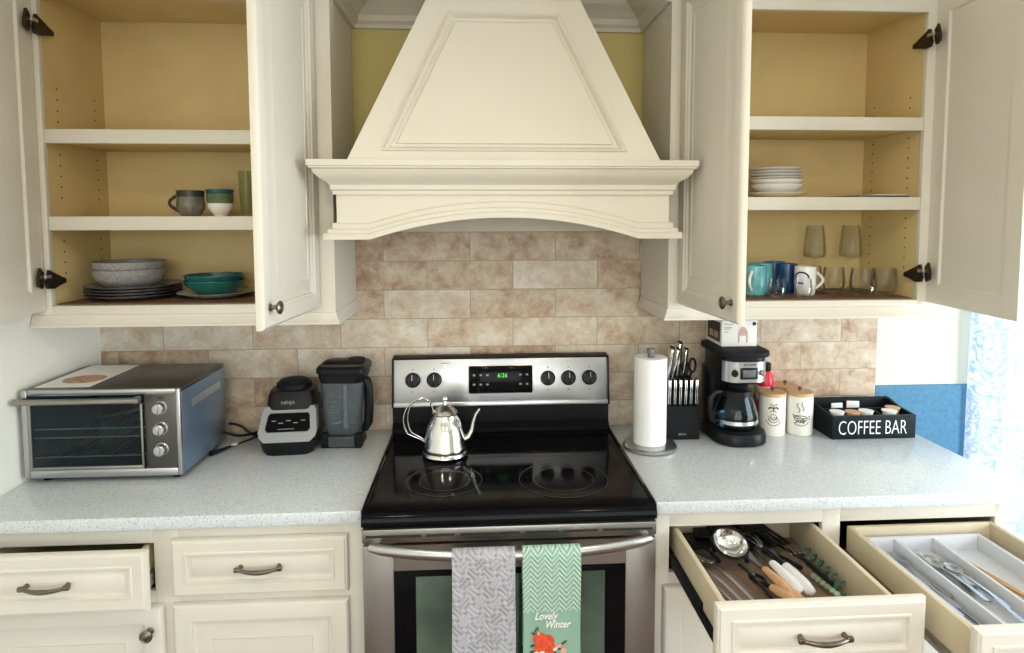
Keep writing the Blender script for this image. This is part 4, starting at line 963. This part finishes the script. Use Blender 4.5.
# right cabinet, middle shelf: white plates and bowls
ZR = 1.7260
sp = (.9835, -.185)
z = ZR
WHITEC.node_tree.nodes['Principled BSDF'].inputs['Base Color'].default_value = (.9, .89, .86, 1)
c = thing('serving_plate', 'wide white plate at the bottom of the white dish stack', 'plate', (*sp, z)); B().lathe(plate_prof(.0935, .018), seg=56).build('dish', WHITEC, c, local=True)
z += .0150
c = thing('soup_bowl', 'lower white bowl standing on the wide white plate', 'bowl', (*sp, z)); B().lathe(bowl_prof(.083, .030, .6), seg=56).build('dish', WHITEC, c, local=True)
z += .016
c = thing('soup_bowl', 'upper white bowl under the small white plates', 'bowl', (*sp, z)); B().lathe(bowl_prof(.083, .030, .6), seg=56).build('dish', WHITEC, c, local=True)
z += .0255
for i in range(4):
    c = thing('side_plate', ('bottom', 'second', 'third', 'topmost')[i]+' of four white side plates with a thin grey rim', 'plate', (sp[0]-.003, sp[1], z+i*.0100), 0, 'white side plates on the stack')
    B().lathe(plate_prof(.084, .011), seg=56).build('dish', WHITEC, c, local=True); rim(c, .0838, .0095, mat('mauve_rim', (.50, .42, .40), .3) if i == 0 else bpy.data.materials['mauve_rim'], .0006)
bk_ = thing('booklet', 'thin dark booklet lying flat on the shelf right of the white plates', 'booklet', (1.285, -.20, ZR+.0005), radians(6))
B().box(-.095, .085, -.085, .10, 0, .006, .0005).build('cover', mat('dark_grey_card', (.10, .095, .10), .4), bk_, local=True)
B().box(-.03, .095, -.070, .105, .0062, .0092, .0005).build('top_leaf', SHEET, bk_, local=True)
# right cabinet floor: mugs and glasses
ZF = 1.4070
mug('mug', 'leftmost aqua mug with a white handle beside the open door', (.908, -.205, ZF), radians(232), AQUA, h=.098, r_=.038, hm=WHITEC)
mug('mug', 'aqua green mug second from the left in the right cabinet', (.964, -.128, ZF), radians(60), AQUA, h=.100, r_=.037)
mug('mug', 'mid blue mug with mottled glaze in the right cabinet', (1.044, -.056, ZF), radians(165), BLUEC, h=.100, r_=.036)
mug('mug', 'dark blue mug beside the mid blue mug', (1.054, -.130, ZF), radians(-140), NAVYC, h=.098, r_=.034)
wm = mug('mug', 'white mug with a navy swirl and its handle turned right', (1.080, -.205, ZF), radians(-2), WHITEC, h=.094, r_=.034)
b = B(); b.tube([(.0342*cos(a), .0342*sin(a), zz) for a, zz in [(radians(225+38*cos(q)), .058+.018*sin(q)) for q in [i*2*pi*.8/16 for i in range(17)]]], .003, 8); b.build('navy_swirl', mat('navy_paint', (.03, .04, .14), .3), wm, local=True)
def tumbler(name, lab, loc, h, r_, grp=None):
    c = thing(name, lab, 'glass', loc, 0, grp)
    B().lathe([(0, 0), (r_*.45, 0), (r_*.70, .005), (r_*.90, h*.16), (r_, h*.38), (r_*.98, h*.65), (r_*.88, h), (r_*.84, h), (r_*.94, h*.65), (r_*.955, h*.38), (r_*.84, h*.18), (r_*.6, .012), (r_*.3, .009), (0, .009)], seg=40).build('glass_body', GLASS, c, local=True)
    return c
tumbler('small_glass', 'short clear glass in front of the aqua mug', (.945, -.287, ZF), .062, .028)
tumbler('small_glass', 'short clear glass in front of the dark blue mug', (1.034, -.284, ZF), .062, .027)
tumbler('stemless_glass', 'leftmost stemless clear glass behind its right neighbour', (1.146, -.130, ZF), .090, .030)
tumbler('stemless_glass', 'second stemless clear glass from the left in the right cabinet', (1.176, -.208, ZF), .090, .036)
tumbler('stemless_glass', 'large stemless clear glass nearest the front of the right cabinet', (1.238, -.272, ZF), .092, .041)
tumbler('stemless_glass', 'rightmost stemless clear glass near the door hinge', (1.326, -.245, ZF), .090, .041)
def wine(lab, loc):
    c = thing('wine_glass', lab, 'wine glass', loc)
    B().lathe([(0, 0), (.036, 0), (.0365, .0015), (.010, .005), (.0038, .012), (.0036, .105), (.010, .112), (.034, .116), (.038, .124), (.037, .145), (.033, .19), (.028, .228), (.0272, .228), (.0322, .19), (.0362, .145), (.0372, .125), (.032, .118), (.008, .115), (0, .114)], seg=44).build('glass_body', GLASS, c, local=True)
wine('left clear wine glass standing behind the mugs and tumblers', (1.180, -.072, ZF))
wine('right clear wine glass standing behind the stemless glasses', (1.312, -.070, ZF))

# ------------------------------------------------------------------ drawer contents
DZ = .7275
o = B().box(-.191, .191, -.22, .215, 0, .0025).build('drawer_mat', RIB); tag(o, 'brown ribbed mat on the floor of the left open drawer', 'liner'); place(o, (.7215, -.72, DZ))
DZ += .003
def util(name, lab, cat, x, y, rz, z=0, tilt=0):
    z += .020 if name not in ('coil_whisk', 'measuring_spoon', 'measuring_cup', 'ladle') else 0
    o = thing(name, lab, cat, (x, y, DZ+z), rz); o.rotation_euler = (tilt, 0, rz); return o
def ribbon(L0, L1, w0, w1, t=.0012, z=.002, bow=.004, n=10):
    b = B(); rings = []
    for i in range(n+1):
        s_ = i/n; y = L0+(L1-L0)*s_; w_ = w0+(w1-w0)*s_; zz = z+bow*sin(pi*s_); rings.append([(-w_, y, zz-t), (w_, y, zz-t), (w_, y, zz+t), (-w_, y, zz+t)])
    b.loft(rings); return b
# ladle
l = util('ladle', 'large steel soup ladle with a dark rim lying in the left open drawer', 'ladle', .660, -.645, radians(8), .030)
B().lathe([(0, 0), (.022, .002), (.038, .012), (.046, .028), (.0485, .034), (.046, .034), (.0435, .029), (.036, .0145), (.021, .0045), (0, .003)], (0, 0, 0), 40, xf=Matrix.Translation((0, .0, .012)) @ Matrix.Rotation(radians(26), 4, 'X') @ Matrix.Scale(.98, 4)).build('bowl', CHROME, l, local=True)
B().lathe([(.0455, .0325), (.0505, .0325), (.0505, .0365), (.0455, .0365)], seg=40, closed=True, xf=Matrix.Translation((0, .0, .012)) @ Matrix.Rotation(radians(26), 4, 'X') @ Matrix.Scale(.98, 4)).build('rim', BLACK, l, local=True)
B().tube([(0, -.060, .006), (0, -.072, .008), (0, -.11, .010), (0, -.17, .006), (0, -.235, .0)], [.006, .0045, .004, .0045, .006], 10, flat=.6).build('handle', BLACK, l, local=True)
# long steel tools at the left
for i, (x, rz, z) in enumerate(((.560, .24, .000), (.585, .26, .000), (.614, .22, .000))):
    z += .004*i
    u = util(('tongs', 'steel_spatula', 'steel_server')[i], ('steel tongs against the left side of the open utensil drawer', 'long steel spatula right of the tongs in the drawer', 'narrow steel server under the ladle handle')[i], 'utensil', x, -.735, rz, z)
    if i == 0:
        B().tube([(-.006, .10, .004), (-.010, .0, .004), (-.005, -.11, .006), (0, -.135, .008), (.006, -.11, .006), (.014, 0, .004), (.010, .10, .004)], .0032, 8).build('arms', CHROME, u, local=True)
        B().box(-.016, .020, .09, .12, .001, .006, .002).build('tips', STEEL, u, local=True)
    else:
        ribbon(-.13, .06, .005, .004, bow=.006).build('handle', STEEL, u, local=True)
        b = B(); b.box(-.022, .022, .06, .14, .001, .003, .0008) if i == 1 else b.lathe([(0, 0), (.020, .002), (.021, .006), (.018, .004), (0, .002)], (0, .085, 0), 24, sy=1.6); b.build('blade', CHROME, u, local=True)
# black turners at the back; solid-headed ones are added to fill the black drawer end
for i, (x, y, rz, z) in enumerate(((.765, -.60, .42, .006), (.820, -.600, .25, .010), (.735, -.575, -.35, .018), (.610, -.590, .15, .004), (.645, -.550, -.2, .012), (.785, -.545, .1, .022), (.700, -.545, .05, .016))):
    u = util(('slotted_turner', 'spatula', 'slotted_spoon', 'spatula', 'slotted_turner', 'spatula', 'slotted_turner')[i], ('black slotted turner at the dark back of the open utensil drawer', 'black nylon spatula behind the fork in the utensil drawer', 'black slotted spoon crossing behind the ladle', 'added black spatula left of the ladle bowl in the utensil drawer', 'added black slotted turner directly behind the ladle bowl', 'added black spatula at the very back of the utensil drawer', 'added black slotted turner in the back middle of the utensil drawer')[i], 'utensil', x, y, rz, z)
    b = B()
    for k_ in range(5): b.box(-.034+k_*.0145, -.024+k_*.0145, .0, .075, 0, .003, .001)
    if i > 2: b.box(-.036, .036, 0, .08, .0005, .0028, .001)
    b.box(-.034, .034, -.008, .002, 0, .003, .001); b.box(-.034, .034, .073, .082, 0, .003, .001); b.build('head', BLACK, u, local=True)
    u.scale = (1.15, 1.0, 1)
    B().tube([(0, -.008, .002), (0, -.06 if i > 2 else -.10, .010), (0, -.09 if i > 2 else -.14, .008)], [.004, .005, .006], 8).build('handle', BLACK, u, local=True)
o = util('whisk', 'small wire whisk lying behind the white handled tools', 'whisk', .752, -.655, .32, .012)
b = B()
for k_ in range(5):
    a = pi*k_/5; b.tube([(cos(a)*.020*sin(pi*q/10)**.7, .085*q/10, .020+sin(a)*.018*sin(pi*q/10)) for q in range(11)], .0011, 6)
b.build('wires', STEEL, o, local=True); B().tube([(0, 0, .020), (0, -.09, .008)], [.006, .008], 10).build('handle', BLACK, o, local=True)
# peach and white handled tools
def htool(name, lab, x, y, rz, m, L_=.095, head=True, z=.0, w_=.0105):
    u = util(name, lab, 'utensil', x, y, rz, z)
    B().tube([(0, -L_, .010), (0, -L_*.97, .010), (0, -L_*.7, .012), (0, -L_*.35, .012), (0, 0, .011), (0, .002, .011)], [w_*.4, w_*.85, w_*1.05, w_*.95, w_*.75, w_*.4], 12, flat=.75).build('handle', m, u, local=True)
    if head: ribbon(0, .085, .0045, .009, z=.011, bow=-.004).build('blade', STEEL, u, local=True)
htool('paring_tool', 'peach handled tool lying left of the white handled ones', .718, -.745, .13, PEACH, .110, z=.014, w_=.013)
htool('wooden_spoon', 'short wooden handle resting at the front of the utensil drawer', .705, -.812, .42, WOODL, .065, False, z=.006, w_=.015)
htool('pastry_brush', 'second short wooden handle beside the peach handled tool', .730, -.808, .35, WOODL, .060, False, z=.004, w_=.015)
htool('peeler', 'left white handled peeler in the utensil drawer', .748, -.722, .07, WHITEP, .125, z=.016, w_=.0145)
htool('can_opener', 'right white handled tool in the utensil drawer', .780, -.730, .04, WHITEP, .118, z=.012, w_=.0155)
u = util('bottle_opener', 'black looped bottle opener left of the wooden handles', 'utensil', .690, -.765, .35, .006)
b = B(); b.tube([(.014*cos(a), .022*sin(a), .006) for a in [2*pi*i/20 for i in range(21)]], .0045, 8); b.tube([(0, -.022, .006), (.002, -.06, .006)], .006, 8); b.build('loop', BLACK, u, local=True)
B().box(-.006, .006, .012, .034, .003, .010, .002).build('tip', STEEL, u, local=True)
def fork_head(b, y0, L_=.05, w_=.012, z=.004, n=4):
    b.loft([[(-.003, y0-.004, z-.0008), (.003, y0-.004, z-.0008), (.003, y0-.004, z+.0008), (-.003, y0-.004, z+.0008)], [(-w_, y0+.012, z-.0008), (w_, y0+.012, z-.0008), (w_, y0+.012, z+.0008), (-w_, y0+.012, z+.0008)], [(-w_, y0+.018, z-.0008), (w_, y0+.018, z-.0008), (w_, y0+.018, z+.0008), (-w_, y0+.018, z+.0008)]])
    for k_ in range(n):
        x = -w_+.0014+k_*(2*w_-.0028)/(n-1); b.tube([(x, y0+.017, z), (x, y0+L_*.7, z+.002), (x*.95, y0+L_, z+.004)], [.0016, .0014, .0008], 6)
u = util('carving_fork', 'large four tined fork with a black handle in the utensil drawer', 'fork', .842, -.690, .13, .012)
b = B(); fork_head(b, .0, .062, .019, .010); b.build('tines', CHROME, u, local=True)
B().tube([(0, .0, .010), (0, -.03, .009), (0, -.06, .009), (0, -.12, .006)], [.004, .0065, .008, .006], 10).build('handle', BLACK, u, local=True)
# green silicone coil and pale beads
u = util('coil_whisk', 'dark green silicone coil lying along the right side of the utensil drawer', 'utensil', .885, -.665, .08, .003)
B().tube([(.004+.022*cos(a)*(1-.25*sin(a*.11)), .05-a*.0052, .014+.012*sin(a)) for a in [i*.35 for i in range(104)]], .0030, 7).build('coil', GREENS, u, local=True)
u = util('measuring_spoon', 'pale green ridged plastic handle beside the green coil', 'utensil', .862, -.775, .20, .003)
b = B()
for k_ in range(6): b.lathe([(0, -.006), (.006, -.005), (.0085, 0), (.006, .005), (0, .006)], (0, .045-k_*.0165, .010), 14)
b.build('beaded_handle', GREENP, u, local=True)
u = util('measuring_cup', 'clear plastic cup lid at the front right of the utensil drawer', 'cup', .862, -.868, 0, .0)
B().lathe([(0, 0), (.030, 0), (.034, .020), (.036, .0205), (.034, .022), (.032, .020), (.028, .003), (0, .003)], seg=32).build('cup', GLASS, u, local=True)

# cutlery tray in the right drawer
tr = thing('cutlery_tray', 'white plastic cutlery tray with three long slots in the right drawer', 'tray', (1.192, -.868, .7275))
TX0, TX1, TY0, TY1, TH = -.156, .156, -.205, .205, .076
def traywall(x0_, x1_, y0_, y1_, z1_=TH): B().box(x0_, x1_, y0_, y1_, 0, z1_, .0012).build('side_wall', TRAYP, tr, local=True)
B().box(TX0+.004, TX1-.004, TY0+.004, TY1-.004, .034, .038).build('bottom', TRAYP, tr, local=True)
traywall(TX0, TX0+.004, TY0, TY1); traywall(TX1-.004, TX1, TY0, TY1); traywall(TX0+.004, TX1-.004, TY0, TY0+.004); traywall(TX0+.004, TX1-.004, TY1-.004, TY1)
for x in (-.082, .026): B().box(x-.004, x+.004, TY0+.004, TY1-.004, .038, TH-.002, .0015).build('divider', TRAYP, tr, local=True)
b = B(); b.box(TX0-.008, TX0, TY0-.008, TY1+.008, TH-.003, TH, .001); b.box(TX1, TX1+.008, TY0-.008, TY1+.008, TH-.003, TH, .001); b.box(TX0, TX1, TY1, TY1+.008, TH-.003, TH, .001); b.box(TX0, TX1, TY0-.008, TY0, TH-.003, TH, .001); b.build('rim', TRAYP, tr, local=True)
TZ = .7660
def tk(name, lab, cat, x, y, rz, z, grp=None): o = thing(name, lab, cat, (1.192+x, -.868+y, TZ+z), rz, grp); return o
fk = None
for i, (x, y, rz, z) in enumerate(((-.136, .140, .03, .0), (-.116, .132, -.02, .003), (-.100, .120, .03, .008), (-.128, .05, .05, .008))):
    if i == 0:
        fk = tk('fork', 'leftmost steel dinner fork in the left slot of the cutlery tray', 'fork', x, y, rz, z, 'forks in the cutlery tray'); b = B(); fork_head(b, 0, .05, .0115, .004)
        b.loft([[(-w_, yy, zz-.001), (w_, yy, zz-.001), (w_, yy, zz+.001), (-w_, yy, zz+.001)] for w_, yy, zz in ((.0030, -.002, .004), (.0026, -.05, .006), (.004, -.10, .005), (.0065, -.135, .003), (.0045, -.148, .003))]); b.build('fork_body', STEEL, fk, local=True)
    else:
        q = dup(fk, loc=(1.192+x, -.868+y, TZ+z), rz=rz, label=('', 'dinner fork second from the left in the left tray slot', 'dinner fork beside the first divider of the cutlery tray', 'dinner fork lying nearest the drawer front in the left slot')[i])
for i, (x, y, rz, z) in enumerate(((-.120, -.080, .06, .0), (-.104, -.065, .02, .004))):
    kn = tk('table_knife', ('left', 'right')[i]+' steel table knife at the near end of the left tray slot', 'knife', x, y, rz, z)
    ribbon(-.10, .0, .005, .004, .0022, .004, .001).build('handle', STEEL, kn, local=True); ribbon(.0, .10, .008, .005, .0008, .005, 0).build('blade', CHROME, kn, local=True)
spn = None
def spoon_body(c):
    b = B(); b.lathe([(0, 0), (.009, .001), (.0155, .004), (.0175, .0085), (.016, .0085), (.013, .005), (.008, .0025), (0, .0018)], (0, .025, .001), 28, sy=1.45)
    b.loft([[(-w_, yy, zz-.001), (w_, yy, zz-.001), (w_, yy, zz+.001), (-w_, yy, zz+.001)] for w_, yy, zz in ((.0035, .004, .008), (.0026, -.02, .010), (.0036, -.08, .008), (.0065, -.12, .004), (.0045, -.135, .003))]); b.build('spoon_body', STEEL, c, local=True)
for i, (x, y, rz, z) in enumerate(((-.050, .130, .06, .0), (-.028, .120, .02, .003), (-.006, .100, .02, .0), (-.036, .085, .10, .010), (-.012, .050, .08, .014), (-.010, .0, .03, .010))):
    if i == 0:
        spn = tk('spoon', 'leftmost steel spoon at the back of the middle tray slot', 'spoon', x, y, rz, z, 'spoons in the cutlery tray'); spoon_body(spn)
    else: dup(spn, loc=(1.192+x, -.868+y, TZ+z), rz=rz, label=('', 'spoon second from the left at the back of the middle slot', 'spoon at the right of the heap in the middle slot', 'spoon lying over the leftmost one in the middle slot', 'topmost spoon crossing the heap in the middle slot', 'spoon nearest the drawer front in the middle slot')[i])
ch = None
for i, (x, y, rz, z) in enumerate(((.066, .035, .20, 0), (.076, .03, .19, 0), (.086, .025, .21, 0), (.080, .02, .16, .0065), (.070, .03, .22, .0065))):
    if i == 0:
        ch = B().tube([(0, .135, .0035), (0, -.10, .0035)], [.0022, .0034], 8).build('chopstick', WOODL); tag(ch, 'leftmost wooden chopstick in the right slot of the cutlery tray', 'chopstick', 'chopsticks in the cutlery tray'); q = ch
    else: q = ch.copy(); COL.objects.link(q); q['label'] = ('', 'second wooden chopstick from the left in the tray', 'third wooden chopstick lying on the tray floor', 'upper chopstick crossing the others in the tray', 'chopstick lying on top of the leftmost one in the tray')[i]
    q.location = (1.192+x, -.868+y, TZ+z); q.rotation_euler = (0, 0, rz)
